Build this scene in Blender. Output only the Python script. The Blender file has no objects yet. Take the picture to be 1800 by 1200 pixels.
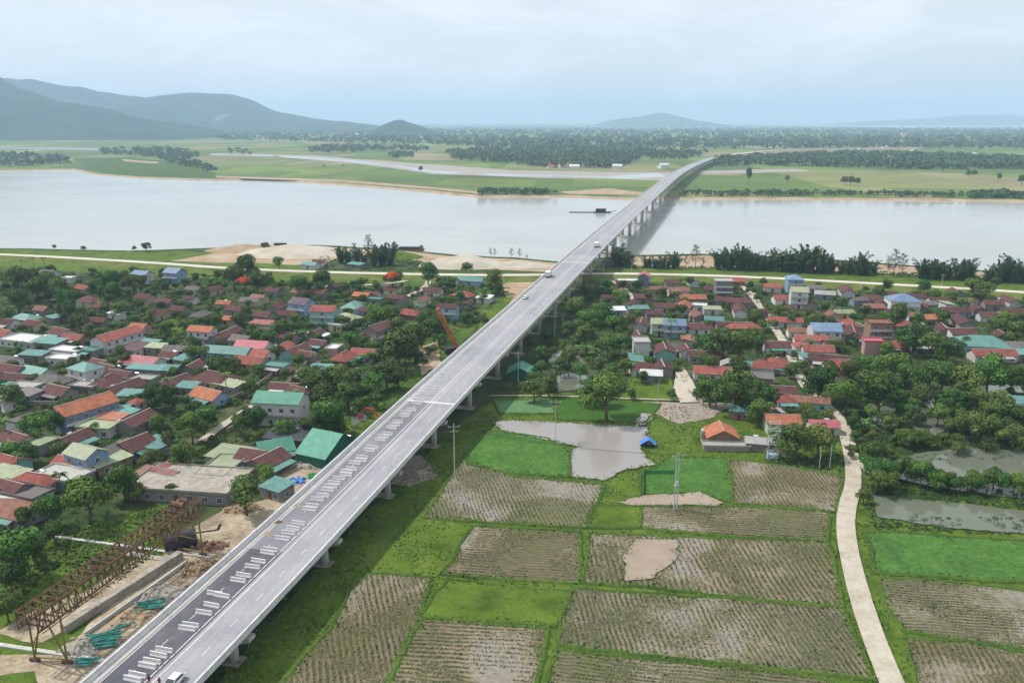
import bpy, math, random
from mathutils import Vector, Matrix, noise
from mathutils.geometry import tessellate_polygon
R = math.radians
rnd = random.Random(7)
S = bpy.context.scene

# ------------------------------------------------------------------ camera
F = 1456.0; H = 95.0; PITCH = math.atan(388 / F)
CP, SP = math.cos(PITCH), math.sin(PITCH)
cam = bpy.data.cameras.new('camera'); camo = bpy.data.objects.new('camera', cam)
S.collection.objects.link(camo); S.camera = camo
camo.location = (0, 0, H); camo.rotation_euler = (R(90) - PITCH, 0, 0)
cam.sensor_width = 36; cam.lens = F / 1800 * 36; cam.clip_start = 1; cam.clip_end = 90000

# ------------------------------------------------------------------ world, sun, exposure
SUN_EL, SUN_AZ = 56, -75          # azimuth from +Y, clockwise (negative = left of the view)
W = bpy.data.worlds.new('World'); S.world = W; W.use_nodes = True
nt = W.node_tree; nt.nodes.clear()
wo = nt.nodes.new('ShaderNodeOutputWorld'); bg = nt.nodes.new('ShaderNodeBackground')
sky = nt.nodes.new('ShaderNodeTexSky'); sky.sky_type = 'NISHITA'; sky.sun_disc = False
sky.sun_elevation = R(SUN_EL); sky.sun_rotation = R(SUN_AZ); sky.dust_density = 2.5; sky.air_density = 1.0
tc = nt.nodes.new('ShaderNodeTexCoord'); mp = nt.nodes.new('ShaderNodeMapping'); mp.inputs['Scale'].default_value = (2.6, 2.6, 7)
mp.inputs['Location'].default_value = (3.1, 0.4, 1.3)
nz = nt.nodes.new('ShaderNodeTexNoise'); nz.inputs['Scale'].default_value = 2.1; nz.inputs['Detail'].default_value = 7; nz.inputs['Roughness'].default_value = .62
nz.inputs['Distortion'].default_value = .5
cr = nt.nodes.new('ShaderNodeValToRGB'); cr.color_ramp.elements[0].position = .42; cr.color_ramp.elements[1].position = .62
cr.color_ramp.elements[0].color = (.76, .76, .76, 1); cr.color_ramp.elements[1].color = (1, 1, 1, 1)
mx = nt.nodes.new('ShaderNodeMix'); mx.data_type = 'RGBA'; mx.inputs[7].default_value = (7.7, 8.1, 8.45, 1)
nt.links.new(tc.outputs['Generated'], mp.inputs[0]); nt.links.new(mp.outputs[0], nz.inputs['Vector'])
nt.links.new(nz.outputs[0], cr.inputs[0]); nt.links.new(cr.outputs[0], mx.inputs[0])
nt.links.new(sky.outputs[0], mx.inputs[6]); nt.links.new(mx.outputs[2], bg.inputs[0])
bg.inputs[1].default_value = .115; nt.links.new(bg.outputs[0], wo.inputs[0])
sl = bpy.data.lights.new('sun', 'SUN'); sl.energy = 4.2; sl.angle = R(2.0); sl.color = (1, .96, .9)
so = bpy.data.objects.new('sun', sl); S.collection.objects.link(so)
sd = Vector((math.sin(R(SUN_AZ)) * math.cos(R(SUN_EL)), math.cos(R(SUN_AZ)) * math.cos(R(SUN_EL)), math.sin(R(SUN_EL))))
so.rotation_euler = sd.to_track_quat('Z', 'Y').to_euler()
S.view_settings.view_transform = 'Standard'; S.view_settings.look = 'None'; S.view_settings.exposure = 0.1; S.view_settings.gamma = 1
S.cycles.max_bounces = 6; S.cycles.diffuse_bounces = 2; S.cycles.glossy_bounces = 2; S.cycles.volume_bounces = 3
S.cycles.use_denoising = True

# ------------------------------------------------------------------ helpers
G = 2.0                                     # level of the land; the river lies at 0
def P(px, py, z=G):
    "ground position seen at a point of the 1800x1200 survey picture, at height z"
    u = (px - 900) / F; v = (600 - py) / F
    d = Vector((u, CP + v * SP, -SP + v * CP)); t = (z - H) / d.z
    return Vector((d.x * t, d.y * t, z))
def proj(p):
    x, y, z = p[0], p[1], p[2] - H
    dz = y * CP - z * SP; v = y * SP + z * CP
    return 900 + F * x / dz, 600 - F * v / dz

class MB:
    def __init__(s): s.v = []; s.f = []; s.m = []
    def quad(s, a, b, c, d, m=0):
        n = len(s.v); s.v += [tuple(a), tuple(b), tuple(c), tuple(d)]; s.f.append((n, n+1, n+2, n+3)); s.m.append(m)
    def tri(s, a, b, c, m=0):
        n = len(s.v); s.v += [tuple(a), tuple(b), tuple(c)]; s.f.append((n, n+1, n+2)); s.m.append(m)
    def box(s, x0, x1, y0, y1, z0, z1, m=0):
        n = len(s.v)
        s.v += [(x0,y0,z0),(x1,y0,z0),(x1,y1,z0),(x0,y1,z0),(x0,y0,z1),(x1,y0,z1),(x1,y1,z1),(x0,y1,z1)]
        for f in ((3,2,1,0),(4,5,6,7),(0,1,5,4),(1,2,6,5),(2,3,7,6),(3,0,4,7)): s.f.append(tuple(n+i for i in f)); s.m.append(m)
    def tube(s, a, b, r0, r1=None, n=6, m=0, caps=True):
        a, b = Vector(a), Vector(b); r1 = r0 if r1 is None else r1
        d = (b - a); 
        if d.length < 1e-6: return
        q = d.to_track_quat('Z', 'Y'); k = len(s.v)
        for i in range(n):
            t = 2*math.pi*i/n; o = Vector((math.cos(t), math.sin(t), 0))
            s.v.append(tuple(a + q @ (o*r0))); s.v.append(tuple(b + q @ (o*r1)))
        for i in range(n):
            j = (i+1) % n; s.f.append((k+2*i, k+2*j, k+2*j+1, k+2*i+1)); s.m.append(m)
        if caps:
            s.f.append(tuple(k+2*i for i in reversed(range(n)))); s.m.append(m)
            s.f.append(tuple(k+2*i+1 for i in range(n))); s.m.append(m)
    def prism(s, pts, y0, y1, m=0):
        "closed outline (x,z) extruded along y"
        k = len(s.v); n = len(pts)
        s.v += [(x, y0, z) for x, z in pts] + [(x, y1, z) for x, z in pts]
        s.f.append(tuple(k+i for i in range(n))); s.m.append(m); s.f.append(tuple(k+n+i for i in reversed(range(n)))); s.m.append(m)
        for i in range(n):
            j = (i+1) % n; s.f.append((k+j, k+i, k+n+i, k+n+j)); s.m.append(m)
    def mesh(s, name, mats, smooth=False):
        me = bpy.data.meshes.new(name); me.from_pydata(s.v, [], s.f)
        mats = mats if isinstance(mats, (list, tuple)) else [mats]
        for m in mats: me.materials.append(m)
        if len(mats) > 1: me.polygons.foreach_set('material_index', s.m)
        if smooth: me.polygons.foreach_set('use_smooth', [True]*len(me.polygons))
        me.update(); return me
    def build(s, name, mats, parent=None, smooth=False):
        return link(name, s.mesh(name, mats, smooth), parent)

def link(name, me, parent=None):
    o = bpy.data.objects.new(name, me); S.collection.objects.link(o)
    if parent: o.parent = parent
    return o
def tag(o, label=None, cat=None, group=None, kind=None):
    if label: o['label'] = label
    if cat: o['category'] = cat
    if group: o['group'] = group
    if kind: o['kind'] = kind
    return o
def thing(name, loc, rz=0, label=None, cat=None, group=None):
    o = bpy.data.objects.new(name, None); S.collection.objects.link(o)
    o.empty_display_size = .5; o.location = loc; o.rotation_euler = (0, 0, rz)
    return tag(o, label, cat, group)

# ------------------------------------------------------------------ materials
def mat(name, rough=.9, spec=.3):
    m = bpy.data.materials.new(name); m.use_nodes = True; n = m.node_tree
    b = n.nodes['Principled BSDF']; b.inputs['Roughness'].default_value = rough; b.inputs['Specular IOR Level'].default_value = spec
    return m, n, b
def nd(n, t, **k):
    x = n.nodes.new(t)
    for a, v in k.items(): setattr(x, a, v)
    return x
def coords(n, kind='Object', scale=(1,1,1), rot=0):
    t = nd(n, 'ShaderNodeTexCoord'); m = nd(n, 'ShaderNodeMapping')
    m.inputs['Scale'].default_value = scale; m.inputs['Rotation'].default_value = (0,0,rot)
    n.links.new(t.outputs[kind], m.inputs[0]); return m.outputs[0]
def noi(n, vec, scale, detail=4, rough=.6, dist=0):
    x = nd(n, 'ShaderNodeTexNoise'); x.inputs['Scale'].default_value = scale; x.inputs['Detail'].default_value = detail
    x.inputs['Roughness'].default_value = rough; x.inputs['Distortion'].default_value = dist
    n.links.new(vec, x.inputs['Vector']); return x.outputs[0]
def ramp(n, fac, stops, interp='LINEAR'):
    r = nd(n, 'ShaderNodeValToRGB'); r.color_ramp.interpolation = interp; e = r.color_ramp.elements
    while len(e) < len(stops): e.new(.5)
    for i, (p, c) in enumerate(stops):
        e[i].position = p; e[i].color = (c[0], c[1], c[2], 1) if hasattr(c, '__len__') else (c, c, c, 1)
    n.links.new(fac, r.inputs[0]); return r.outputs[0]
def mixc(n, fac, a, b, mode='MIX'):
    x = nd(n, 'ShaderNodeMix'); x.data_type = 'RGBA'; x.blend_type = mode
    for i, v in ((0, fac), (6, a), (7, b)):
        if hasattr(v, 'is_linked') or isinstance(v, bpy.types.NodeSocket): n.links.new(v, x.inputs[i])
        elif i == 0: x.inputs[0].default_value = v
        else: x.inputs[i].default_value = (*v[:3], 1)
    return x.outputs[2]
def mth(n, op, a, b=None):
    x = nd(n, 'ShaderNodeMath', operation=op)
    for i, v in ((0, a), (1, b)):
        if v is None: continue
        if isinstance(v, (int, float)): x.inputs[i].default_value = v
        else: n.links.new(v, x.inputs[i])
    return x.outputs[0]
def bump(n, b, h, strength=.5, dist=.1):
    x = nd(n, 'ShaderNodeBump'); x.inputs['Strength'].default_value = strength; x.inputs['Distance'].default_value = dist
    n.links.new(h, x.inputs['Height']); n.links.new(x.outputs[0], b.inputs['Normal'])
def simple(name, stops, scale=.5, rough=.9, spec=.2, detail=6, kind='Object', bmp=0, sc3=(1,1,1), dist=.3, fine=None):
    m, n, b = mat(name, rough, spec); v = coords(n, kind, sc3)
    k = noi(n, v, scale, detail, .65, dist); c = ramp(n, k, stops)
    if fine:
        k2 = noi(n, v, fine[0], 3, .7); c = mixc(n, 1.0, c, ramp(n, k2, [(.3, 1 - fine[1]), (.7, 1 + fine[1]*.6)]), 'MULTIPLY')
    n.links.new(c, b.inputs['Base Color'])
    if bmp: bump(n, b, noi(n, v, scale*6, 4), bmp, .15)
    return m
def objcol(name, stripe=None, rough=.85, spec=.2, amp=.25, nscale=.8, bands=None):
    "colour from the object's own paint, with wear noise and optional ribs across the roof"
    m, n, b = mat(name, rough, spec); oi = nd(n, 'ShaderNodeObjectInfo'); v = coords(n, 'Object')
    k = noi(n, v, nscale, 7, .7, .4)
    c = mixc(n, 1.0, oi.outputs['Color'], ramp(n, k, [(.25, 1-amp*1.4), (.5, 1), (.78, 1+amp)]), 'MULTIPLY')
    k3 = noi(n, v, nscale*3.1, 5, .8, .2)
    c = mixc(n, ramp(n, k3, [(.54, 0), (.72, .62)]), c, (.10, .085, .07))
    if stripe: c = mixc(n, ramp(n, noi(n, v, .35, 5, .75, .8), [(.56,0),(.70,.45)]), c, (.20,.17,.145))
    hs = nd(n, 'ShaderNodeHueSaturation'); n.links.new(c, hs.inputs['Color'])
    n.links.new(mth(n, 'ADD', mth(n, 'MULTIPLY', oi.outputs['Random'], .35), .82), hs.inputs['Value'])
    c = hs.outputs[0]
    if stripe:
        w = nd(n, 'ShaderNodeTexWave'); w.inputs['Scale'].default_value = stripe; w.bands_direction = 'X'; n.links.new(v, w.inputs['Vector'])
        c = mixc(n, 1.0, c, ramp(n, w.outputs[0], [(0, .86), (1, 1.06)]), 'MULTIPLY'); bump(n, b, w.outputs[0], .4, .06)
    n.links.new(c, b.inputs['Base Color']); return m
def flat(name, col, rough=.6, spec=.4, metal=0):
    m, n, b = mat(name, rough, spec); b.inputs['Metallic'].default_value = metal
    v = coords(n, 'Object'); k = noi(n, v, 1.7, 6, .7)
    n.links.new(mixc(n, 1.0, col, ramp(n, k, [(.3, .82), (.7, 1.1)]), 'MULTIPLY'), b.inputs['Base Color']); return m

M = {}
M['grass'] = simple('grass_land', [(.25,(.030,.058,.011)),(.45,(.05,.092,.016)),(.6,(.072,.12,.022)),(.78,(.125,.13,.05))], .05, .95, .1, 9, fine=(1.2,.35))
M['village'] = simple('village_ground', [(.3,(.02,.038,.010)),(.48,(.038,.066,.016)),(.60,(.07,.085,.035)),(.72,(.15,.125,.085)),(.82,(.24,.20,.155))], .09, .95, .1, 9, fine=(.9,.35))
M['meadow'] = simple('bright_grass', [(.28,(.034,.062,.010)),(.45,(.066,.112,.014)),(.6,(.095,.145,.018)),(.78,(.14,.155,.05))], .12, .95, .1, 9, fine=(1.6,.3))
M['crop'] = simple('young_rice', [(.28,(.06,.095,.03)),(.42,(.05,.125,.025)),(.58,(.065,.15,.028)),(.8,(.125,.18,.05))], .1, .95, .1, 8, fine=(1.1,.45))
M['crop_dark'] = simple('dark_crop', [(.3,(.03,.085,.012)),(.7,(.055,.125,.018))], .2, .95, .1, 8, fine=(2.2,.3))
M['crop_teal'] = simple('netted_crop', [(.3,(.07,.16,.06)),(.7,(.12,.22,.10))], .3, .95, .1, 8, fine=(2.2,.25))
M['sand'] = simple('sand', [(.3,(.24,.155,.095)),(.5,(.33,.245,.16)),(.75,(.42,.355,.26))], .05, .95, .1, 9, fine=(.7,.2))
M['pale_sand'] = simple('pale_sand', [(.3,(.36,.31,.245)),(.7,(.47,.43,.365))], .08, .95, .1, 9, fine=(.7,.12))
M['soil'] = simple('building_site_soil', [(.28,(.16,.12,.08)),(.45,(.30,.24,.17)),(.62,(.40,.34,.25)),(.75,(.47,.41,.32))], .16, .95, .1, 10, fine=(1.6,.35))
M['rubble'] = simple('rubble', [(.25,(.10,.08,.07)),(.5,(.26,.22,.18)),(.75,(.42,.37,.31))], .9, .95, .1, 8, bmp=.6)
M['mud'] = simple('wet_mud', [(.3,(.22,.165,.12)),(.7,(.30,.235,.175))], .2, .35, .5, 8)
M['road'] = simple('pale_concrete_road', [(.25,(.25,.21,.15)),(.42,(.36,.315,.25)),(.6,(.42,.38,.315)),(.8,(.46,.42,.37))], .3, .9, .2, 10, fine=(2.2,.16))
M['dike_road'] = simple('dike_road', [(.3,(.40,.37,.32)),(.7,(.54,.51,.46))], .1, .9, .2, 8)
M['concrete'] = simple('concrete', [(.25,(.30,.29,.27)),(.5,(.42,.41,.38)),(.75,(.52,.51,.48))], .35, .9, .2, 9, fine=(2,.12))
M['old_concrete'] = simple('old_concrete', [(.25,(.17,.155,.13)),(.5,(.30,.27,.23)),(.75,(.42,.39,.34))], .5, .9, .2, 9, fine=(2,.25))
M['barrier'] = simple('barrier_concrete', [(.25,(.42,.415,.41)),(.5,(.55,.545,.54)),(.75,(.63,.62,.62))], .8, .85, .2, 6)
M['asphalt_new'] = simple('new_asphalt', [(.25,(.055,.055,.068)),(.5,(.082,.082,.098)),(.7,(.13,.125,.135)),(.82,(.24,.22,.20))], .045, .8, .3, 9, sc3=(1,.5,1), fine=(1.1,.14))
M['asphalt'] = simple('asphalt', [(.25,(.185,.185,.20)),(.5,(.235,.235,.25)),(.68,(.27,.265,.27)),(.82,(.33,.315,.29))], .05, .85, .3, 9, fine=(1.1,.12))
M['paint'] = simple('road_paint', [(.3,(.45,.45,.44)),(.7,(.64,.64,.62))], 1.5, .8, .2, 5)
M['joint'] = simple('joint_dust', [(.3,(.40,.40,.40)),(.7,(.56,.56,.55))], .8, .9, .1, 6)
M['rust'] = simple('rusty_steel', [(.25,(.065,.036,.025)),(.5,(.13,.072,.047)),(.75,(.22,.135,.085))], 1.2, .85, .2, 8)
M['old_yellow'] = simple('faded_yellow_steel', [(.3,(.10,.08,.03)),(.5,(.22,.17,.06)),(.75,(.32,.25,.09))], 1.0, .8, .2, 8)
M['dark_steel'] = simple('dark_steel', [(.3,(.012,.012,.018)),(.7,(.04,.035,.045))], .8, .6, .4, 5)
M['crane_orange'] = simple('orange_brown_steel', [(.3,(.32,.09,.025)),(.55,(.5,.16,.045)),(.8,(.6,.24,.08))], .7, .8, .3, 6)
M['digger_red'] = simple('red_machine_paint', [(.3,(.32,.05,.03)),(.7,(.5,.09,.05))], .9, .6, .4, 6)
M['pipe_green'] = simple('green_pipe', [(.3,(.02,.16,.13)),(.7,(.05,.30,.24))], 2, .5, .4, 5)
M['net_green'] = simple('green_net', [(.3,(.03,.18,.06)),(.7,(.05,.26,.09))], 2, .9, .1, 5)
M['tarp_blue'] = simple('blue_tarpaulin', [(.3,(.03,.12,.42)),(.7,(.10,.25,.62))], .9, .5, .4, 5)
M['roof_tile'] = objcol('roof_tiles', 1.5, .85, .15, .42, .5)
M['roof_metal'] = objcol('roof_sheet', 1.2, .55, .35, .28, .35)
M['wall'] = objcol('house_wall', None, .9, .15, .16, .7)
M['paintobj'] = objcol('machine_paint', None, .45, .5, .06, 2.0)
M['glass'] = flat('window_glass', (.03,.045,.06), .12, .6)
M['door'] = flat('door_wood', (.13,.07,.04), .7, .3)
M['white'] = flat('white_paint', (.6,.6,.59), .6, .3)
M['steel'] = flat('bright_steel', (.65,.68,.70), .3, .5, .6)
M['pole'] = simple('pole_concrete', [(.3,(.34,.34,.32)),(.7,(.52,.52,.50))], .8, .9, .2, 5)
M['rubber'] = flat('rubber', (.02,.02,.02), .8, .3)
M['wood'] = simple('timber', [(.3,(.14,.09,.05)),(.7,(.32,.23,.14))], 1.5, .9, .2, 6)
M['skin'] = flat('skin', (.35,.2,.13), .6, .3)
M['cloth'] = flat('dark_cloth', (.16,.03,.03), .9, .1)
M['trunk'] = simple('bark', [(.3,(.07,.05,.035)),(.7,(.17,.135,.10))], 1.5, .95, .1, 5)

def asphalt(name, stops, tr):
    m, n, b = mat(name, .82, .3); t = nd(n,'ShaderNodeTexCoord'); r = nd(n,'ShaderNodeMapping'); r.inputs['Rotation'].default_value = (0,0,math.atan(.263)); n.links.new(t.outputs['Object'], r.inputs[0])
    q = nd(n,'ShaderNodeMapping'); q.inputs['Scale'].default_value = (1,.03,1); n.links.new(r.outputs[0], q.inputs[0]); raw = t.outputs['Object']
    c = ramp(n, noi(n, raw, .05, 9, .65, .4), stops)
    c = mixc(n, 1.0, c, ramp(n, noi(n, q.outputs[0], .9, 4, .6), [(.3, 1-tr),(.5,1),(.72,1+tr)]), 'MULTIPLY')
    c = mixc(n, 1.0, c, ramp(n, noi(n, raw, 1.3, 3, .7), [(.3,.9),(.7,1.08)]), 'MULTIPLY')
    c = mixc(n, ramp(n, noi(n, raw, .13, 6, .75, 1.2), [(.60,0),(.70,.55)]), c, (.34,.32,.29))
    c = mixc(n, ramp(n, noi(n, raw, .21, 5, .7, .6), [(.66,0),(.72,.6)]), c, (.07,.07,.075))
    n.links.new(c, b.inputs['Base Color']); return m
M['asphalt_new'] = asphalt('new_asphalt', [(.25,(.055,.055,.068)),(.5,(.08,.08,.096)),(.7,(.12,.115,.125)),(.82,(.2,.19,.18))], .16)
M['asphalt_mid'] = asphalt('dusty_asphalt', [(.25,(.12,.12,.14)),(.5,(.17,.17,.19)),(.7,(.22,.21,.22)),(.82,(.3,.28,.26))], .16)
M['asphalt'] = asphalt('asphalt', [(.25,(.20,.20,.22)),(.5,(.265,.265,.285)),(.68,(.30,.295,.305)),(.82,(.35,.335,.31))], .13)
def leafmat(name, cols, val=(.72, 1.3), hue=.02):
    m, n, b = mat(name, .75, .25); oi = nd(n, 'ShaderNodeObjectInfo'); v = coords(n, 'Object')
    c = ramp(n, noi(n, v, .55, 4, .7), cols)
    c = mixc(n, 1.0, c, ramp(n, noi(n, v, 3.1, 2, .6), [(.25,.55),(.75,1.4)]), 'MULTIPLY')
    hs = nd(n, 'ShaderNodeHueSaturation'); n.links.new(c, hs.inputs['Color'])
    n.links.new(mth(n, 'ADD', mth(n, 'MULTIPLY', oi.outputs['Random'], val[1]-val[0]), val[0]), hs.inputs['Value'])
    r2 = mth(n, 'FRACT', mth(n, 'MULTIPLY', oi.outputs['Random'], 17.3))
    n.links.new(mth(n, 'ADD', mth(n, 'MULTIPLY', r2, -2*hue), .5+hue*.6), hs.inputs['Hue'])
    n.links.new(hs.outputs[0], b.inputs['Base Color'])
    b.inputs['Subsurface Weight'].default_value = 0
    return m
M['leaf'] = leafmat('leaves', [(.28,(.014,.044,.008)),(.45,(.036,.094,.014)),(.58,(.068,.148,.022)),(.8,(.125,.21,.038))], (.6,1.5), .03)
M['leaf_light'] = leafmat('light_leaves', [(.28,(.045,.10,.015)),(.55,(.08,.165,.02)),(.8,(.14,.22,.04))], (.85,1.15))
M['leaf_olive'] = leafmat('olive_leaves', [(.28,(.028,.05,.010)),(.46,(.06,.098,.018)),(.6,(.10,.15,.03)),(.8,(.17,.20,.06))], (.7,1.35), .02)
M['leaf_dark'] = leafmat('bamboo_leaves', [(.28,(.020,.050,.016)),(.5,(.038,.086,.024)),(.8,(.075,.13,.04))], (.8,1.25))
M['leaf_banana'] = leafmat('banana_leaves', [(.28,(.05,.11,.03)),(.55,(.08,.16,.04)),(.8,(.13,.22,.07))], (.85,1.2))
M['flower'] = leafmat('red_blossom', [(.28,(.45,.06,.02)),(.5,(.65,.09,.03)),(.8,(.7,.18,.05))], (.95,1.05), 0)
M['under'] = leafmat('undergrowth_leaves', [(.3,(.018,.042,.010)),(.5,(.036,.078,.016)),(.7,(.068,.12,.024)),(.85,(.12,.145,.05))], (1,1), 0)
M['tuft'] = leafmat('grass_blades', [(.3,(.07,.12,.02)),(.55,(.09,.15,.026)),(.8,(.14,.165,.055))], (1,1), 0)
M['stubble'] = leafmat('rice_stubble', [(.3,(.055,.07,.02)),(.55,(.09,.105,.035)),(.8,(.15,.14,.06))], (1,1), 0)
M['farwood'] = leafmat('far_tree_leaves', [(.3,(.034,.072,.02)),(.55,(.055,.105,.03)),(.8,(.09,.14,.045))], (1,1), 0)

def water(name, col, rough, wave=.03, scale=.12, patch=None):
    m, n, b = mat(name, rough, .5); b.inputs['IOR'].default_value = 1.33
    v = coords(n, 'Object')
    c = ramp(n, noi(n, v, .006, 6, .6, .5), [(.35, tuple(x*.9 for x in col)), (.65, tuple(x*1.08 for x in col))])
    n.links.new(c, b.inputs['Base Color']); bump(n, b, noi(n, v, scale, 5, .65), wave, .5)
    if name == 'river_water':
        k = noi(n, coords(n, 'Object', (.25,1,1), R(6)), .012, 7, .65, 1.0); n.links.new(ramp(n, k, [(.4,.12),(.62,.19)]), b.inputs['Roughness'])
        n.links.new(mixc(n, 1.0, c, ramp(n, k, [(.35,(.96,.98,.99)),(.65,(1.03,1.01,.99))]), 'MULTIPLY'), b.inputs['Base Color'])
    return m
M['river'] = water('river_water', (.33,.335,.31), .16, .12, .09)
M['pond'] = water('pond_water', (.115,.13,.095), .03, .04, .3)
M['dike'] = simple('dike_grass', [(.3,(.06,.09,.018)),(.5,(.11,.14,.03)),(.7,(.17,.165,.065))], .12, .95, .1, 8, fine=(1.3,.3))
M['paddy_water'] = water('paddy_water', (.235,.22,.205), .14, .04, .3)

def paddy(name, rot, period=1.25, wet=.5, tint=(.16,.15,.07), mudc=(.31,.27,.205)):
    m, n, b = mat(name, .8, .5); b.inputs['IOR'].default_value = 1.33
    v = coords(n, 'Object', (1,1,1), rot); raw = coords(n, 'Object')
    big = noi(n, raw, .045, 6, .6, .8); wob = noi(n, raw, .11, 3)
    sp = nd(n, 'ShaderNodeSeparateXYZ'); n.links.new(v, sp.inputs[0])
    x = mth(n, 'ADD', mth(n, 'MULTIPLY', sp.outputs[0], 2*math.pi/period), mth(n, 'MULTIPLY', wob, 13.0))
    st = mth(n, 'ADD', mth(n, 'MULTIPLY', mth(n, 'SINE', x), .5), .5)
    brk = noi(n, raw, .8, 5, .8, .5)
    rows = mth(n, 'MULTIPLY', st, ramp(n, brk, [(.40, .05), (.55, 1)]))
    rows = mth(n, 'MULTIPLY', rows, ramp(n, big, [(.36, .25), (.46, 1)]))
    mud = ramp(n, big, [(.30,(.225,.205,.175)), (.45, mudc), (.54, tuple(a*.7 for a in mudc)), (.66, (.115,.115,.045)), (.8, (.09,.105,.035))])
    mud = mixc(n, 1.0, mud, ramp(n, noi(n, raw, .9, 5, .75), [(.3,.62),(.7,1.28)]), 'MULTIPLY')
    mud = mixc(n, ramp(n, noi(n, raw, .3, 6, .8, .6), [(.56,0),(.66,.75)]), mud, (.085,.10,.03))
    c = mixc(n, ramp(n, rows, [(.3,0),(.62,.92)]), mud, tint)
    n.links.new(c, b.inputs['Base Color'])
    n.links.new(ramp(n, mth(n, 'ADD', big, mth(n, 'MULTIPLY', rows, .35)), [(wet-.1, .22), (wet+.08, .8)]), b.inputs['Roughness'])
    bump(n, b, rows, .7, .25); return m

def farland():
    m, n, b = mat('far_fields', .95, .1); v = coords(n, 'Object', (1,.55,1), R(8))
    vo = nd(n, 'ShaderNodeTexVoronoi'); vo.inputs['Scale'].default_value = .0055; vo.distance = 'CHEBYCHEV'; n.links.new(v, vo.inputs['Vector'])
    sp = nd(n, 'ShaderNodeSeparateColor'); n.links.new(vo.outputs['Color'], sp.inputs[0])
    c = ramp(n, sp.outputs[0], [(0,(.10,.15,.035)),(.3,(.14,.19,.045)),(.5,(.09,.14,.04)),(.68,(.18,.19,.07)),(.84,(.22,.20,.10)),(1,(.11,.17,.045))], 'CONSTANT')
    raw = coords(n, 'Object')
    c = mixc(n, 1.0, c, ramp(n, noi(n, raw, .004, 8, .65, .5), [(.3,.7),(.7,1.25)]), 'MULTIPLY')
    c = mixc(n, 1.0, c, ramp(n, noi(n, coords(n,'Object',(.15,1,1)), .06, 5, .7), [(.3,.8),(.7,1.15)]), 'MULTIPLY')
    c = mixc(n, ramp(n, noi(n, raw, .0014, 7, .6, .3), [(.5,0),(.62,.8)]), c, (.05,.085,.03))
    n.links.new(c, b.inputs['Base Color']); return m
M['far'] = farland()
M['forest'] = simple('hill_forest', [(.3,(.012,.030,.014)),(.5,(.02,.045,.018)),(.72,(.045,.07,.03))], .0035, .95, .1, 12, fine=(.03,.3))

# ------------------------------------------------------------------ land and water
def densify(pts, step, jit, seed=0, closed=True):
    out = []; n = len(pts)
    for i in range(n if closed else n-1):
        a, b = Vector(pts[i]), Vector(pts[(i+1) % n]); L = (b-a).length; k = max(1, int(L/step))
        nrm = Vector((-(b-a).y, (b-a).x, 0)).normalized() if L > 0 else Vector((0,0,0))
        for j in range(k):
            p = a.lerp(b, j/k)
            d = noise.noise(Vector((p.x*.9/step, p.y*.9/step, seed))) + .6*noise.noise(Vector((p.x*.31/step, p.y*.31/step, seed+9)))
            out.append(p + nrm*d*jit)
    if not closed: out.append(Vector(pts[-1]))
    return out
LEVEL = [G + .02]
def sheet(name, pix, m, step=2.5, jit=.5, z=None, world=False):
    if z is None: z = LEVEL[0]; LEVEL[0] += .006
    pts = [Vector((*p[:2], z)) for p in pix] if world else [P(x, y, z) for x, y in pix]
    pts = densify(pts, step, jit, len(pix))
    tris = tessellate_polygon([pts]); b = MB(); b.v = [tuple(p) for p in pts]
    for t in tris:
        a, c, d = (pts[i] for i in t); f = tuple(t)
        if (c-a).cross(d-a).z < 0: f = f[::-1]
        b.f.append(f); b.m.append(0)
    o = b.build(name, m); tag(o, kind='structure'); return o, pts
def inside(p, poly):
    x, y = p[0], p[1]; c = False; n = len(poly)
    for i in range(n):
        x1, y1 = poly[i][0], poly[i][1]; x2, y2 = poly[i-1][0], poly[i-1][1]
        if (y1 > y) != (y2 > y) and x < (x2-x1)*(y-y1)/(y2-y1)+x1: c = not c
    return c

b = MB(); b.quad((-24000,-600,0),(24000,-600,0),(24000,24000,0),(-24000,24000,0)); tag(b.build('river', M['river']), kind='structure')
def bank(name, pix, yfar, m, seed, out):
    pts = densify([P(x, y, G) for x, y in pix], 14, 3, seed, False); b = MB()
    for i, p in enumerate(pts): b.v += [(p.x, yfar, G), tuple(p), (p.x, p.y+out*6, .5), (p.x, p.y+out*14, -.5)]
    for i in range(len(pts)-1):
        for k in range(3):
            f = (4*i+k, 4*i+k+1, 4*i+k+5, 4*i+k+4); b.f.append(f if out < 0 else f[::-1]); b.m.append(0 if k == 0 else 1)
    return tag(b.build(name, [m, M['sand']]), kind='structure')
bank('ground', [(-26000,436),(-1500,415),(-400,425),(0,436),(230,440),(330,437),(450,434),(560,430),(700,438),(800,448),(900,452),(975,459),(1060,452),(1120,448),(1230,446),(1400,452),(1500,458),(1620,468),(1800,480),(2300,500),(12000,520)], -600, M['village'], 1, 1)
bank('far_plain', [(-12000,300),(-1200,300),(0,299),(130,296),(170,305),(250,311),(380,315),(450,313),(600,322),(750,334),(840,343),(1000,343),(1100,347),(1180,347),(1400,347),(1800,351),(2300,358),(9000,360)], 24000, M['far'], 2, -1)

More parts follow.
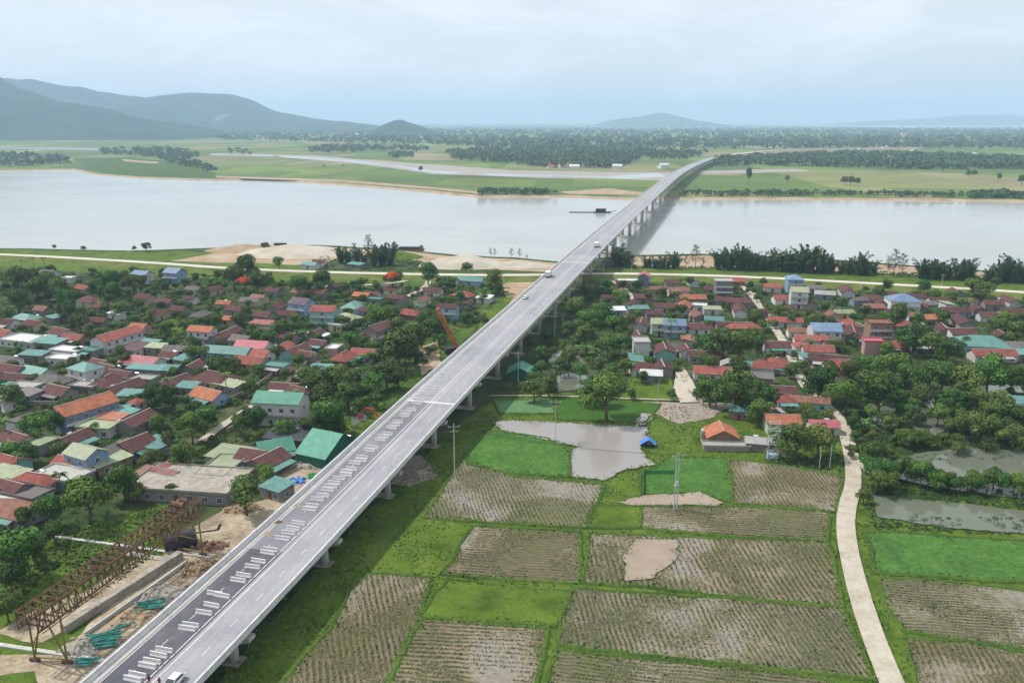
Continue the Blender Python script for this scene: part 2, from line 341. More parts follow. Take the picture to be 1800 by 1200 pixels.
# patches of ground (each lies a little above the last)
def reg(*p): return list(p)
sheet('meadow', [(0,1200),(0,955),(140,930),(300,885),(350,930),(300,1000),(100,1230),(0,1260)], M['meadow'], 4, 1.2)
sheet('meadow', [(330,1260),(640,905),(800,752),(870,700),(930,690),(1100,690),(1180,705),(1340,740),(1480,780),(1540,850),(1900,880),(1900,1290),(330,1290)], M['meadow'], 4, 1)
sheet('grass_verge', [(330,1260),(640,905),(800,752),(870,700),(880,740),(760,880),(640,1010),(480,1260)], M['meadow'], 4, 1)
sheet('grass_verge', [(0,438),(230,443),(330,441),(420,452),(560,470),(560,500),(0,470)], M['meadow'], 8, 1)
sheet('grass_verge', [(560,478),(980,478),(900,520),(700,505),(560,505)], M['grass'], 6, 1)
sheet('sand_bank', [(300,458),(360,448),(400,440),(480,437),(570,434),(600,440),(590,455),(560,468),(460,462),(380,462)], M['sand'], 6, 2)
sheet('sand_bank', [(560,434),(720,442),(800,451),(900,455),(975,462),(1000,470),(960,478),(860,474),(760,470),(740,458),(600,446)], M['sand'], 6, 2)
sheet('sand_bank', [(1100,452),(1230,449),(1400,455),(1620,470),(1800,483),(1900,488),(1900,495),(1500,478),(1100,468)], M['sand'], 6, 1)
sheet('grass_verge', [(1050,470),(1300,470),(1500,480),(1900,500),(1900,530),(1500,512),(1300,500),(1040,495)], M['meadow'], 6, 1)
sheet('building_site', [(150,1205),(100,1240),(60,1180),(-20,1190),(-20,1150),(100,1150),(250,1010),(300,965),(335,930),(400,890),(500,870),(560,845),(540,870),(420,985),(310,1100),(170,1230)], M['soil'], 3, 1)
sheet('worn_ground', [(-10,1110),(60,1075),(150,1040),(230,985),(300,980),(250,1020),(150,1090),(70,1130)], M['soil'], 3, 1.2)
sheet('worn_ground', [(480,790),(560,770),(600,800),(560,850),(500,870),(450,860)], M['soil'], 3, 1)
sheet('worn_ground', [(690,560),(770,560),(850,560),(780,640),(700,700),(620,780),(600,770),(640,710),(720,650)], M['grass'], 3, 1)
sheet('worn_ground', [(735,610),(770,600),(775,640),(740,660)], M['sand'], 3, 1)
sheet('worn_ground', [(880,500),(960,480),(975,482),(900,545)], M['sand'], 3, 1)
sheet('worn_ground', [(700,800),(740,800),(770,835),(720,855),(690,850)], M['rubble'], 2, 1)
sheet('worn_ground', [(1120,706),(1290,708),(1250,735),(1190,745),(1150,725)], M['rubble'], 2, 1)
sheet('grass_patch', [(1105,660),(1180,665),(1190,705),(1100,700)], M['meadow'], 2, .5)
sheet('grass_patch', [(285,560),(335,562),(335,580),(300,592),(280,578)], M['meadow'], 2, .5)
sheet('grass_patch', [(850,530),(905,520),(870,565),(840,580)], M['meadow'], 2, .5)
sheet('grass_patch', [(560,690),(680,690),(660,760),(610,790),(600,740)], M['meadow'], 2, .5)
LEVEL[0] = G + .2
# paddies
FIELDS = [
 ('ploughed', [(748,908),(812,808),(850,820),(900,838),(1060,852),(1032,925),(895,918)], 12, .47),
 ('ploughed', [(835,925),(1018,935),(1015,1022),(900,1015),(778,1008),(800,985),(808,960)], 82, .42),
 ('ploughed', [(1040,937),(1200,945),(1455,952),(1478,1062),(1300,1048),(1150,1030),(1028,1022)], 2, .47),
 ('ploughed', [(1010,1035),(1200,1048),(1480,1068),(1530,1190),(1400,1175),(1150,1150),(985,1130),(990,1080)], 4, .46),
 ('ploughed', [(650,1008),(755,1015),(735,1080),(680,1190),(660,1240),(470,1240),(540,1150),(590,1100),(615,1040)], 16, .5),
 ('ploughed', [(745,1088),(960,1105),(930,1240),(670,1240),(710,1150)], 84, .44),
 ('ploughed', [(980,1145),(1150,1160),(1400,1185),(1540,1215),(1550,1260),(945,1260)], 80, .42),
 ('ploughed', [(1285,808),(1325,812),(1480,835),(1468,898),(1450,895),(1290,882)], 0, .45),
 ('ploughed', [(1130,890),(1290,890),(1455,900),(1452,948),(1300,941),(1130,926)], 80, .4),
 ('ploughed', [(1550,1018),(1640,1020),(1900,1050),(1900,1160),(1750,1130),(1640,1115),(1590,1105),(1560,1060)], 82, .43),
 ('ploughed', [(1595,1122),(1700,1130),(1900,1165),(1900,1280),(1640,1280)], -12, .5),
 ('young', [(818,800),(850,762),(870,757),(960,770),(1000,790),(1000,836),(900,830),(825,815)], 0, 0),
 ('young', [(1130,836),(1180,802),(1275,806),(1285,870),(1280,880),(1230,862),(1180,866),(1130,868)], 0, 0),
 ('young', [(1525,937),(1560,935),(1800,952),(1900,958),(1900,1035),(1800,1020),(1600,1008),(1545,1005),(1535,960)], 0, 0),
 ('grassy', [(790,1020),(1000,1040),(975,1096),(740,1082),(770,1040)], 0, 0),
 ('grassy', [(1045,888),(1126,890),(1122,924),(1036,925)], 0, 0),
 ('dark', [(979,700),(1160,710),(1130,742),(979,735)], 0, 0),
 ('netted', [(870,705),(973,700),(973,725),(880,725)], 0, 0),
 ('flooded', [(865,742),(900,738),(1140,750),(1135,770),(1125,790),(1150,815),(1100,825),(1060,843),(1003,836),(1002,793),(1018,785),(880,755)], 0, 0),
 ('flooded', [(1118,738),(1130,725),(1152,727),(1135,745),(1118,750)], 0, 0),
 ('muddy', [(1087,882),(1130,870),(1180,868),(1230,864),(1270,882),(1260,888),(1200,887),(1100,887)], 0, 0),
 ('muddy', [(1118,948),(1190,948),(1185,985),(1150,1015),(1100,1020),(1098,970)], 0, 0),
]
fpoly = []
stub = MB()
def tuftq(b, p, s, hgt, n=2):
    for _ in range(n):
        a = rnd.uniform(0, math.pi); dx, dy = math.cos(a)*s/2, math.sin(a)*s/2
        lx, ly = rnd.uniform(-1.6,1.6)*hgt, rnd.uniform(-1.6,1.6)*hgt
        b.quad((p[0]-dx,p[1]-dy,p[2]),(p[0]+dx,p[1]+dy,p[2]),(p[0]+dx*.7+lx,p[1]+dy*.7+ly,p[2]+hgt),(p[0]-dx*.7+lx,p[1]-dy*.7+ly,p[2]+hgt))
bundm = MB()
for i, (k, pix, ang, wet) in enumerate(FIELDS):
    if k == 'ploughed': m = paddy('ploughed_paddy', R(-ang), 1.0 + .09*(i % 3), wet, ((.062,.085,.022),(.08,.085,.028),(.058,.085,.022))[i % 3], ((.185,.160,.105),(.175,.142,.088),(.20,.160,.10))[i % 3])
    else: m = {'young': M['crop'], 'grassy': M['meadow'], 'dark': M['crop_dark'], 'netted': M['crop_teal'], 'flooded': M['paddy_water'], 'muddy': M['mud']}[k]
    z = None
    if k == 'muddy': z = G + .36 + i*.002
    o, pts = sheet('paddy_field', pix, m, 1.5 if k in ('muddy','flooded') else 2, .9 if k in ('muddy','flooded') else .5, z)
    zz = pts[0].z; fpoly.append((k, pts, zz))
    if k == 'ploughed':                                  # the standing stubble, row by row
        ca, sa = math.cos(R(ang)), math.sin(R(ang)); cx = sum(p.x for p in pts)/len(pts); cy = sum(p.y for p in pts)/len(pts)
        r = max((p - Vector((cx,cy,zz))).length for p in pts); u = -r; per = 1.0 + .09*(i % 3)
        while u < r:
            w = -r
            while w < r:
                wob = .5*noise.noise(Vector((u*.1, w*.06, i)))*2
                x = cx + (u+wob)*ca - w*sa*-1 * 1.0; y = cy + (u+wob)*-sa*-1 * 1.0 + w*ca
                x = cx + (u+wob)*ca + w*sa*-1; y = cy + (u+wob)*sa + w*ca
                g = noise.noise(Vector((x*.09, y*.09, 3.3+i))) + .5*noise.noise(Vector((x*.5, y*.5, i)))
                if g > -.22 and inside((x,y), pts) : tuftq(stub, (x+rnd.uniform(-.12,.12), y, zz), rnd.uniform(.25,.5), rnd.uniform(.08,.22), 1 if y > 190 else 2)
                w += rnd.uniform(.4,.75) if y < 230 else rnd.uniform(.7,1.2)
            u += per
tag(stub.build('rice_stubble', M['stubble']), kind='stuff')
# raised banks round the fields
for k, pts, zz in fpoly:
    if k in ('flooded','muddy') : continue
    n = len(pts); cx = sum(p.x for p in pts)/n; cy = sum(p.y for p in pts)/n
    k0 = len(bundm.v)
    for i, p in enumerate(pts):
        t = (pts[(i+1) % n] - pts[i-1]); nn = Vector((t.y, -t.x, 0)).normalized()
        if nn.dot(p - Vector((cx,cy,zz))) < 0: nn = -nn
        hh = .16 + .12*noise.noise(Vector((p.x*.4,p.y*.4,1)))
        for o_, z_ in ((-.1,-.02),(.25,hh),(.65,hh),(1.1,-.15)): bundm.v.append(tuple(Vector((p.x,p.y,zz)) + nn*o_ + Vector((0,0,z_))))
    for i in range(n):
        j = (i+1) % n
        for q in range(3): bundm.f.append((k0+4*i+q, k0+4*j+q, k0+4*j+q+1, k0+4*i+q+1)); bundm.m.append(0)
tag(bundm.build('field_banks', M['grass']), kind='structure')
PONDS = [[(1530,868),(1700,885),(1850,903),(1850,940),(1700,930),(1620,920),(1545,908)],
 [(1560,812),(1620,795),(1700,786),(1850,796),(1850,880),(1740,870),(1620,850),(1570,838)],
 [(1505,700),(1560,688),(1640,700),(1690,745),(1620,775),(1540,745)],
 [(970,664),(1000,655),(1032,660),(1030,682),(975,690)],
 [(1720,678),(1790,674),(1800,690),(1730,692)],
 [(612,706),(640,705),(645,735),(620,752)],
 [(960,620),(1010,615),(1030,640),(970,645)]]
for pp in PONDS:
    o, pts = sheet('pond', pp, M['pond'], 2, .7, G+.30); fpoly.append(('pond', pts, G+.3))

# roads
def ribbon(name, pts, w, m, z=None, kind='structure'):
    if z is None: z = LEVEL[0]; LEVEL[0] += .006
    pts = densify(pts, 4, 0, 0, False); b = MB(); n = len(pts)
    for i, p in enumerate(pts):
        t = pts[min(i+1,n-1)] - pts[max(i-1,0)]; nn = Vector((-t.y, t.x, 0)).normalized()
        w_ = (w if not callable(w) else w(i/(n-1)))*(1 + .06*noise.noise(Vector((p.x*.3,p.y*.3,0))))
        zz = p.z if z == 'own' else z
        for s_ in (1,-1): q = p + nn*w_/2*s_; b.v.append((q.x,q.y,zz))
    for i in range(n-1): b.f.append((2*i,2*i+1,2*i+3,2*i+2)); b.m.append(0)
    o = b.build(name, m)
    if kind: tag(o, kind=kind)
    return pts
def smooth(pts, k=2):
    for _ in range(k):
        o = [pts[0]]
        for a, b_ in zip(pts, pts[1:]): o += [a.lerp(b_,.25), a.lerp(b_,.75)]
        o.append(pts[-1]); pts = o
    return pts
LEVEL[0] = G + .42
ROADS = []
vr = smooth([P(x,y) for x,y in [(1600,1270),(1570,1210),(1530,1110),(1505,1030),(1487,950),(1486,900),(1502,850),(1496,800),(1488,770),(1478,740),(1450,712),(1420,688),(1402,655),(1385,615),(1370,590),(1345,552),(1318,515),(1300,500)]])
def vert(b, name): pass
mb = MB(); n = len(vr)
ribbon('country_road', vr, lambda t: 4.4 - .9*t, M['road']); ROADS.append((vr, 3.5))
# earthen shoulders of the road
for pix, w in (([(565,635),(520,665),(470,700),(400,742),(355,777)], 3.0), ([(740,482),(760,500),(700,530)],3.5), ([(1322,516),(1345,552)],3),
               ([(1498,798),(1530,840),(1560,848)], 1.2), ([(860,697),(975,697),(1100,702),(1190,705),(1240,704)], 1.0), ([(560,505),(700,500),(740,484)],4), ([(1050,480),(1120,520),(1100,560)],2.5)):
    r_ = smooth([P(x,y) for x,y in pix]); ribbon('lane', r_, w, M['road']); ROADS.append((r_, w))
sheet('concrete_yard', [(1189,645),(1202,645),(1217,668),(1233,706),(1196,707),(1184,682)], M['pale_sand'], 2, .2)
# the dike with its road
def dike(pix, zt, w, sl, name='dike'):
    pts = smooth([P(x,y,zt) for x,y in pix]); n = len(pts); b = MB()
    for i, p in enumerate(pts):
        t = pts[min(i+1,n-1)] - pts[max(i-1,0)]; nn = Vector((-t.y,t.x,0)).normalized()
        for o_, z_ in ((-w/2-sl,G-.2),(-w/2,zt),(w/2,zt),(w/2+sl,G-.2)): q = p + nn*o_; b.v.append((q.x,q.y,z_))
    for i in range(n-1):
        for q in range(3): b.f.append((4*i+q,4*i+4+q,4*i+5+q,4*i+q+1)); b.m.append(0)
    tag(b.build(name, M['dike']), kind='structure')
    ribbon('dike_road', pts, w*.72, M['dike_road'], zt+.03)
    ROADS.append((pts, w+sl*2))
dike([(-500,428),(0,446),(280,462),(390,471),(560,478),(740,482),(900,484),(1060,480),(1220,483),(1350,488),(1500,496),(1700,507),(1900,520),(2500,560)], 4.6, 9, 7)
# sand heaps
def mound(name, px, py, rx, ry, h, m, label=None, cat=None, kind=None, seed=0, n=28):
    c = P(px, py); b = MB()
    for j in range(n+1):
        for i in range(n+1):
            u, v = i/n*2-1, j/n*2-1; r = math.hypot(u,v)
            z = max(0, 1-r**1.7)*h*(1+.35*noise.noise(Vector((u*2.2,v*2.2,seed)))) - .1
            b.v.append((u*rx, v*ry, z))
    for j in range(n):
        for i in range(n): k = j*(n+1)+i; b.f.append((k,k+1,k+n+2,k+n+1)); b.m.append(0)
    o = b.build(name, m, None, True); o.location = (c.x,c.y,G-.02)
    return tag(o, label, cat, kind=kind)
mound('sand_heap', 520, 445, 42, 26, 6, M['pale_sand'], 'long pale sand heap on the riverbank left of the dark bamboo', 'sand heap', seed=1)
mound('sand_heap', 440, 440, 34, 16, 4.5, M['sand'], 'low brownish sand heap at the river edge above the left village', 'sand heap', seed=2)
mound('sand_heap', 815, 466, 30, 18, 6.5, M['pale_sand'], 'dome of white sand behind the small round tree by the dike', 'sand heap', seed=3)
mound('sand_heap', 905, 468, 27, 10, 3.5, M['pale_sand'], 'flat white sand heap just left of the bridge', 'sand heap', seed=4)
mound('sand_heap', 700, 452, 18, 14, 4, M['meadow'], 'grassy mound right of the dark bamboo by the river', 'mound', seed=5)

# far side of the river: sandy channel and pools
sheet('river_channel', [(480,272),(560,274),(640,281),(700,285),(800,292),(900,299),(1000,301),(1090,303),(1180,303),(1180,318),(1060,314),(950,313),(850,309),(760,306),(700,297),(600,285),(500,277)], M['mud'], 20, 5, G+.1)
sheet('river_channel', [(1230,300),(1400,297),(1430,301),(1300,305),(1230,306)], M['mud'], 20, 5, G+.1)
sheet('pool', [(485,273),(560,277),(640,284),(710,293),(760,300),(820,303),(785,306),(740,301),(690,292),(600,284),(500,277)], M['river'], 20, 4, G+.2)
sheet('pool', [(850,305),(950,307),(1060,310),(1160,304),(1170,311),(1100,315),(1000,311),(860,309)], M['river'], 20, 4, G+.2)
sheet('pool', [(0,258),(100,259),(175,261),(175,264),(90,263),(0,262)], M['river'], 20, 4, G+.2)
sheet('pool', [(370,270),(480,272),(480,275),(370,273)], M['river'], 20, 4, G+.2)
sheet('marsh', [(125,278),(230,277),(330,287),(378,305),(378,313),(250,310),(172,303),(150,290)], M['grass'], 20, 5, G+.12)
sheet('sand_bank', [(380,309),(600,316),(750,328),(845,337),(845,341),(750,332),(600,320),(380,312.5)], M['sand'], 20, 2, G+.15)
sheet('sand_bank', [(985,337),(1070,331),(1120,337),(1150,343),(1000,341)], M['sand'], 20, 2, G+.15)
sheet('sand_bank', [(215,280),(280,285),(275,288),(220,284)], M['sand'], 20, 2, G+.2)

# hills
HZMAX = [0]
def hill(prof, d, depth, seed, rough=1.0, edge=.08):
    "prof: (px, py) along the skyline; d: distance of the ridge"
    b = MB(); nx, ny = 240, 44; xs = [q[0] for q in prof]
    for j in range(ny+1):
        t = j/ny*2-1
        for i in range(nx+1):
            px = xs[0] + (xs[-1]-xs[0])*i/nx
            for (x0,y0),(x1,y1) in zip(prof, prof[1:]):
                if x0 <= px <= x1: py = y0 + (y1-y0)*(px-x0)/(x1-x0); break
            zt = max(0, H + (212-py)/1507*d)
            e = 1.0
            if edge: e = min(1, (i/nx)/edge, (1-i/nx)/edge) if xs[0] > 0 else min(1, (1-i/nx)/edge)
            zt *= e*e*(3-2*e)
            x = (px-900)/F*d; y = d + t*depth
            s = (1-abs(t)**1.5); k = noise.fractal(Vector((x/600, y/600, seed)), 1.0, 2.0, 5)
            k2 = noise.fractal(Vector((x/170, y/300, seed+5)), .8, 2.1, 4)
            z = zt*s*(1 + .5*rough*k*(1-s*.85)) + (k*18 + rough*k2*16*(1.15-s))*s*min(1, zt/60)
            HZMAX[0] = max(HZMAX[0], z); b.v.append((x*(1+t*.02), y, max(z, 0) - 1 + G*.6))
    for j in range(ny):
        for i in range(nx): k = j*(nx+1)+i; b.f.append((k,k+1,k+nx+2,k+nx+1)); b.m.append(0)
    tag(b.build('hill', M['forest'], None, True), kind='structure')
hill([(-900,120),(-500,100),(-250,108),(-60,116),(0,128),(40,150),(100,168),(160,182),(230,203),(300,217),(380,228),(460,238)], 5200, 1100, 1)
hill([(-200,175),(0,165),(20,155),(50,140),(100,143),(160,155),(220,168),(290,175),(350,167),(400,168),(450,178),(500,198),(560,210),(620,217),(690,224),(780,229)], 8000, 1500, 2)
hill([(650,233),(668,223),(684,216),(700,210),(712,209.5),(732,215.5),(748,221),(768,232)], 5600, 200, 3, .3, .02)
hill([(1040,219),(1070,212),(1100,206),(1130,203),(1150,200),(1175,203),(1200,210),(1240,217),(1260,219)], 15000, 1500, 4)
hill([(1420,219),(1520,213),(1600,209),(1680,204),(1740,202),(1800,207),(1900,200),(2100,196),(2300,210),(2400,219)], 19000, 2000, 5)

# ------------------------------------------------------------------ the bridge
def bx(Y): return -58.0 + .263*(Y-112) + (5.5e-5*(Y-1100)**2 if Y > 1100 else 0)
ZP = [(-400,8.8),(60,9.3),(112,9.6),(150,9.8),(187,10.8),(233,12.5),(280,13.5),(365,14.7),(450,16.2),(530,17.3),(620,18),(850,18.4),(1090,18),(1300,17.2),(1560,15.6),(1970,12.5),(2300,9)]
def bz(Y):
    for (a,za),(b_,zb) in zip(ZP, ZP[1:]):
        if a <= Y <= b_: t = (Y-a)/(b_-a); return za + (zb-za)*t
    return ZP[-1][1]
def bzs(Y): return sum(bz(Y+k*12) for k in range(-3,4))/7
def bp(Y, off=0, dz=0):
    t = Vector((bx(Y+1)-bx(Y-1), 2, 0)).normalized(); n_ = Vector((t.y, -t.x, 0))
    return Vector((bx(Y), Y, bzs(Y)+dz)) + n_*off
Y0, Y1 = 40, 2060
def sweep(prof, y0=Y0, y1=Y1, step=8, mats=None, name='', parent=None):
    b = MB(); ys = []; y = y0
    while y < y1: ys.append(y); y += step if y < 700 else step*2.5
    ys.append(y1); n = len(prof)
    for y in ys:
        for o_, z_ in prof: b.v.append(tuple(bp(y, o_, z_)))
    for i in range(len(ys)-1):
        for k in range(n):
            j = (k+1) % n; b.f.append((i*n+k, i*n+j, (i+1)*n+j, (i+1)*n+k)[::-1]); b.m.append(0)
    b.f.append(tuple(range(n))); b.m.append(0); b.f.append(tuple((len(ys)-1)*n+i for i in reversed(range(n)))); b.m.append(0)
    return b.build(name, mats, parent)
BR = thing('road_bridge', (0,0,0), 0, 'long grey concrete road bridge running up the picture and across the river', 'bridge')
HW = 8.75
sweep([(-HW,-.25),(-HW,0),(HW,0),(HW,-.25),(HW-1.2,-.45),(-HW+1.2,-.45)], mats=M['concrete'], name='deck', parent=BR)
for s_ in (-7.0,-4.2,-1.4,1.4,4.2,7.0): sweep([(s_-.3,-1.9),(s_-.3,-.44),(s_+.3,-.44),(s_+.3,-1.9)], 40, 600, mats=M['concrete'], name='girder', parent=BR)
for s_ in (-7.0,-2.4,2.4,7.0): sweep([(s_-.3,-1.9),(s_-.3,-.44),(s_+.3,-.44),(s_+.3,-1.9)], 1010, 2060, mats=M['concrete'], name='girder', parent=BR)
sweep([(-4.6,-3.4),(-5.4,-.44),(5.4,-.44),(4.6,-3.4)], 600, 1010, mats=M['concrete'], name='box_girder', parent=BR)
MEDL, MEDR = .1, 1.35
def strip(o0, o1, z, m, name, y0=Y0, y1=Y1): 
    return sweep([(o0,z-.01),(o0,z),(o1,z),(o1,z-.01)], y0, y1, mats=m, name=name, parent=BR)
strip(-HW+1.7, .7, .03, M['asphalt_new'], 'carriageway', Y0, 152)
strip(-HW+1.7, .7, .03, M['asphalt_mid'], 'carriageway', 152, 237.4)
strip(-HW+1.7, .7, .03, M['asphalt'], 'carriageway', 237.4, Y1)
strip(.7, HW-.45, .032, M['asphalt'], 'carriageway')
def outline(o0, o1, z0, z1): return [(o0,z0),(o0+.04,z1),(o1-.04,z1),(o1,z0)]
sweep([(HW-.45,.0),(HW-.3,.55),(HW-.27,1.0),(HW+.03,1.0),(HW+.03,-.35),(HW,-.35)], mats=M['barrier'], name='parapet', parent=BR)
sweep([(-HW-.03,-.35),(-HW-.03,1.0),(-HW+.3,1.0),(-HW+.35,.5),(-HW+.6,.0)], mats=M['barrier'], name='parapet', parent=BR)
strip(-HW+.6, -HW+1.45, .05, M['concrete'], 'gutter')
mk = MB()
def mark(o0, o1, y0, y1, z=.042, dash=None):
    y = y0
    while y < y1:
        ye = min(y1, y + (dash[0] if dash else (8 if y < 700 else 20)))
        mk.quad(bp(y,o0,z), bp(y,o1,z), bp(ye,o1,z), bp(ye,o0,z)); y = ye + (dash[1] if dash else 0)
mark(-HW+1.95,-HW+2.12,Y0,Y1); mark(MEDL-.09,MEDL+.09,Y0,Y1); mark(MEDR-.09,MEDR+.09,Y0,Y1); mark(HW-.75,HW-.6,Y0,Y1,.044)
mark(-3.43,-3.31,Y0,300,dash=(2.4,5.6)); mark(4.72,4.84,Y0,520,dash=(2.4,5.6))
mk.build('lane_marking', M['paint'], BR)
for y_ in (237.5, 470, 1010, 600):
    j = MB(); j.quad(bp(y_,-HW+.7,.056),bp(y_,HW-.5,.056),bp(y_+1.3,HW-.5,.056),bp(y_+1.3,-HW+.7,.056)); j.build('expansion_joint', M['joint'], BR)
# hand rail on the parapets, over the river
for s_ in (-HW+.13, HW-.12):
    y = 40; rl = MB()
    while y < 1100:
        rl.tube(bp(y,s_,.98), bp(y,s_,1.32), .04, n=4); yn = y+ (4 if y < 400 else 8)
        rl.tube(bp(y,s_,1.3), bp(yn,s_,1.3), .045, n=4, caps=False); y = yn
    rl.build('hand_rail', M['steel'], BR)
# piers
def pier(Y, river=False):
    z = bzs(Y); c = bp(Y); a = math.atan2(c.x-bp(Y-4).x, 4)
    pr = thing('pier', (c.x, c.y, 0), -a); pr.parent = BR
    top = z - (3.42 if river else 1.95); b = MB()
    if river:
        b.prism([(-5.4,top),(5.4,top),(5.0,top-1.6),(-5.0,top-1.6)], -1.5, 1.5); b.build('cross_beam', M['concrete'], pr)
        for s in (-3.1, 3.1):
            b = MB(); b.tube((s,0,1.6),(s,0,top-1.6),1.5,n=14); b.build('column', M['concrete'], pr, True)
        b = MB(); n = 28; pts = [(7.2*math.cos(2*math.pi*i/n), 5.0*math.sin(2*math.pi*i/n)) for i in range(n)]
        k = len(b.v); b.v += [(x,y,-1) for x,y in pts]+[(x,y,1.7) for x,y in pts]
        b.f.append(tuple(n+i for i in range(n))); b.m.append(0)
        for i in range(n): b.f.append((i,(i+1)%n,n+(i+1)%n,n+i)); b.m.append(0)
        b.build('pile_cap', M['concrete'], pr)
    else:
        b.prism([(-8.3,top),(8.3,top),(8.3,top-.7),(5.6,top-1.6),(-5.6,top-1.6),(-8.3,top-.7)], -.95, .95); b.build('cross_beam', M['concrete'], pr)
        for s in (-4.3, 4.3):
            b = MB(); b.tube((s,0,G),(s,0,top-1.6),.8,n=12); b.build('column', M['concrete'], pr, True)
        if Y < 800:
            b = MB(); b.box(-5.8,5.8,-1.5,1.5,G-.5,G+.18); b.build('pile_cap', M['old_concrete'], pr)
y = 61
while y < 600: pier(y+1); y += 33.5
for y in (608, 697, 790, 892, 985): pier(y, True)
y = 1020
while y < 2050: pier(y); y += 40
# the road going on behind the woods
hr = smooth([Vector((bx(2060),2060,bzs(2060))), Vector((560,2200,9)), Vector((660,2380,8)), Vector((764,2536,8)), Vector((900,2660,8)), Vector((1047,2745,8)), Vector((1400,2900,7))])
ribbon('highway', [Vector((p.x,p.y,p.z)) for p in hr], 20, M['dike_road'], 'own')
bb = MB()
for a, c in zip(hr, hr[1:]):
    t = (c-a); nn = Vector((-t.y,t.x,0)).normalized()
    for s in (1,-1):
        bb.quad(a+nn*8.5*s-Vector((0,0,.02)), c+nn*8.5*s-Vector((0,0,.02)), Vector((c.x,c.y,G-.2))+nn*18*s, Vector((a.x,a.y,G-.2))+nn*18*s)
tag(bb.build('embankment', M['sand']), kind='structure')

# ---- loose concrete barriers lying across the left lanes
bprof = [(-.3,0),(-.3,.14),(-.16,.38),(-.11,.85),(.11,.85),(.16,.38),(.3,.14),(.3,0)]
def barmesh():
    b = MB(); k = len(b.v); n = len(bprof); L = 1.6
    b.v += [(-L, y, z) for y, z in bprof]+[(L, y, z) for y, z in bprof]
    b.f.append(tuple(range(n))); b.f.append(tuple(n+i for i in reversed(range(n)))); b.m += [0,0]
    for i in range(n): j=(i+1)%n; b.f.append((j,i,n+i,n+j)); b.m.append(0)
    return b.mesh('road_barrier', M['barrier'])
bme = barmesh()
BAR = [(239,1189),(238,1197),(267,1165),(257,1173),(292,1145),(277,1154),(335,1101),(329,1107),(362,1079),(378,1066),(400,1049),(390,1053),(422,1022),(437,1013),(457,998),(462,988),(482,968),(480,973),(506,948),(513,938),(520,930),(525,921),(542,897),(547,891),(556,880),(566,873),(574,863),(580,857),(586,851),(594,843)]
q = list(BAR); yy = 836; xx = 600.0
while yy > 652:
    for k in range(rnd.choice((2,3,3))):
        q.append((600 + (840-yy)*1.02 + rnd.uniform(-3,3), yy)); yy -= 5.2
    yy -= rnd.uniform(4,9)
ordn = ['first','second','third','fourth','fifth','sixth','seventh','eighth','ninth','tenth','eleventh','twelfth','thirteenth','fourteenth','fifteenth','sixteenth','seventeenth','eighteenth','nineteenth','twentieth']
def ordi(i):
    if i < 20: return ordn[i]
    t = ['twenty','thirty','forty','fifty','sixty','seventy','eighty','ninety'][(i+1)//10-2] if (i+1)//10 < 10 else 'hundred and'
    u = (i+1) % 10
    return (t+'-'+ordn[u-1]) if u else {20:'twentieth',30:'thirtieth',40:'fortieth',50:'fiftieth',60:'sixtieth',70:'seventieth',80:'eightieth',90:'ninetieth',100:'hundredth'}.get(i+1, 'last')
bars = []
for px, py in q:
    p = P(px, py, 10); 
    for _ in range(6): p = P(px, py, bzs(p.y)+.3)
    Y = p.y; off = (p.x - bx(Y)); c = bp(Y, max(-6.6, min(-1.9, off)), 0.032)
    if any((c-d).length < .85 for d in bars): c = bp(Y+1.0, -2.6-rnd.random(), .032)
    bars.append(c); Y = c.y
    o = link('road_barrier', bme); o.location = c; o.rotation_euler = (0,0,-math.atan(.263)+rnd.uniform(-.05,.05))
    bars_o = o; tag(o, 'x', 'barrier', 'loose concrete barriers on the left lanes'); o['sortk'] = Y
bo = sorted([o for o in S.objects if o.name.startswith('road_barrier')], key=lambda o: o['sortk'])
for i, o in enumerate(bo):
    o['label'] = f'short white concrete barrier laid across the left lanes, {ordi(i)} from the near end'; del o['sortk']

# ------------------------------------------------------------------ labels by landmark
LM = [('the white house with long red roof',205,585),('the rusty gantry crane',190,985),('the dark green warehouse',575,770),('the orange-brown crawler crane',790,600),
 ('the red flowering tree',690,490),('the pale blue house below the dike',307,480),('the green-roofed three-storey house',493,700),('the flat-roofed concrete building',335,840),
 ('the slate blue house with orange roof',150,712),('the blue-walled house with teal roof',400,613),('the bright pink roof',245,632),('the green-and-red three-storey house',570,545),
 ('the white flat roof at the left edge',60,595),('the grassy yard in the left village',310,572),('the violet-roofed tall house',530,530),
 ('the white concrete yard',1205,675),('the orange hut by the paddies',1270,755),('the brown unfinished tower house',1545,575),('the blue tower house by the dike',1397,490),
 ('the teal-roofed hall on the right',1725,597),('the green shed beside the bridge',915,648),('the orange roof by the steel frame',1375,735),('the blue tent',1138,775),
 ('the big maroon house left of the crane',665,575),('the white flat roof in the right village',1230,535),('the twin blue gabled houses',1172,563),('the blue hip roof on the right',1587,520),
 ('the blue-roofed house by the lane',1450,572),('the pink-red roof at the dike',1132,480),('the lone tree beside the white sand',820,468),('the square fish pond',1700,835),('the long grey shed',1520,660),
 ('the tall red-gabled house',1475,640),('the small house with yellow walls',50,515),('the black-roofed open shed',515,765),('the white sand heap by the bridge',905,462),('the dark bamboo on the riverbank',680,440)]
pending = []
def later(o, desc, cat): pending.append((o, desc, cat))
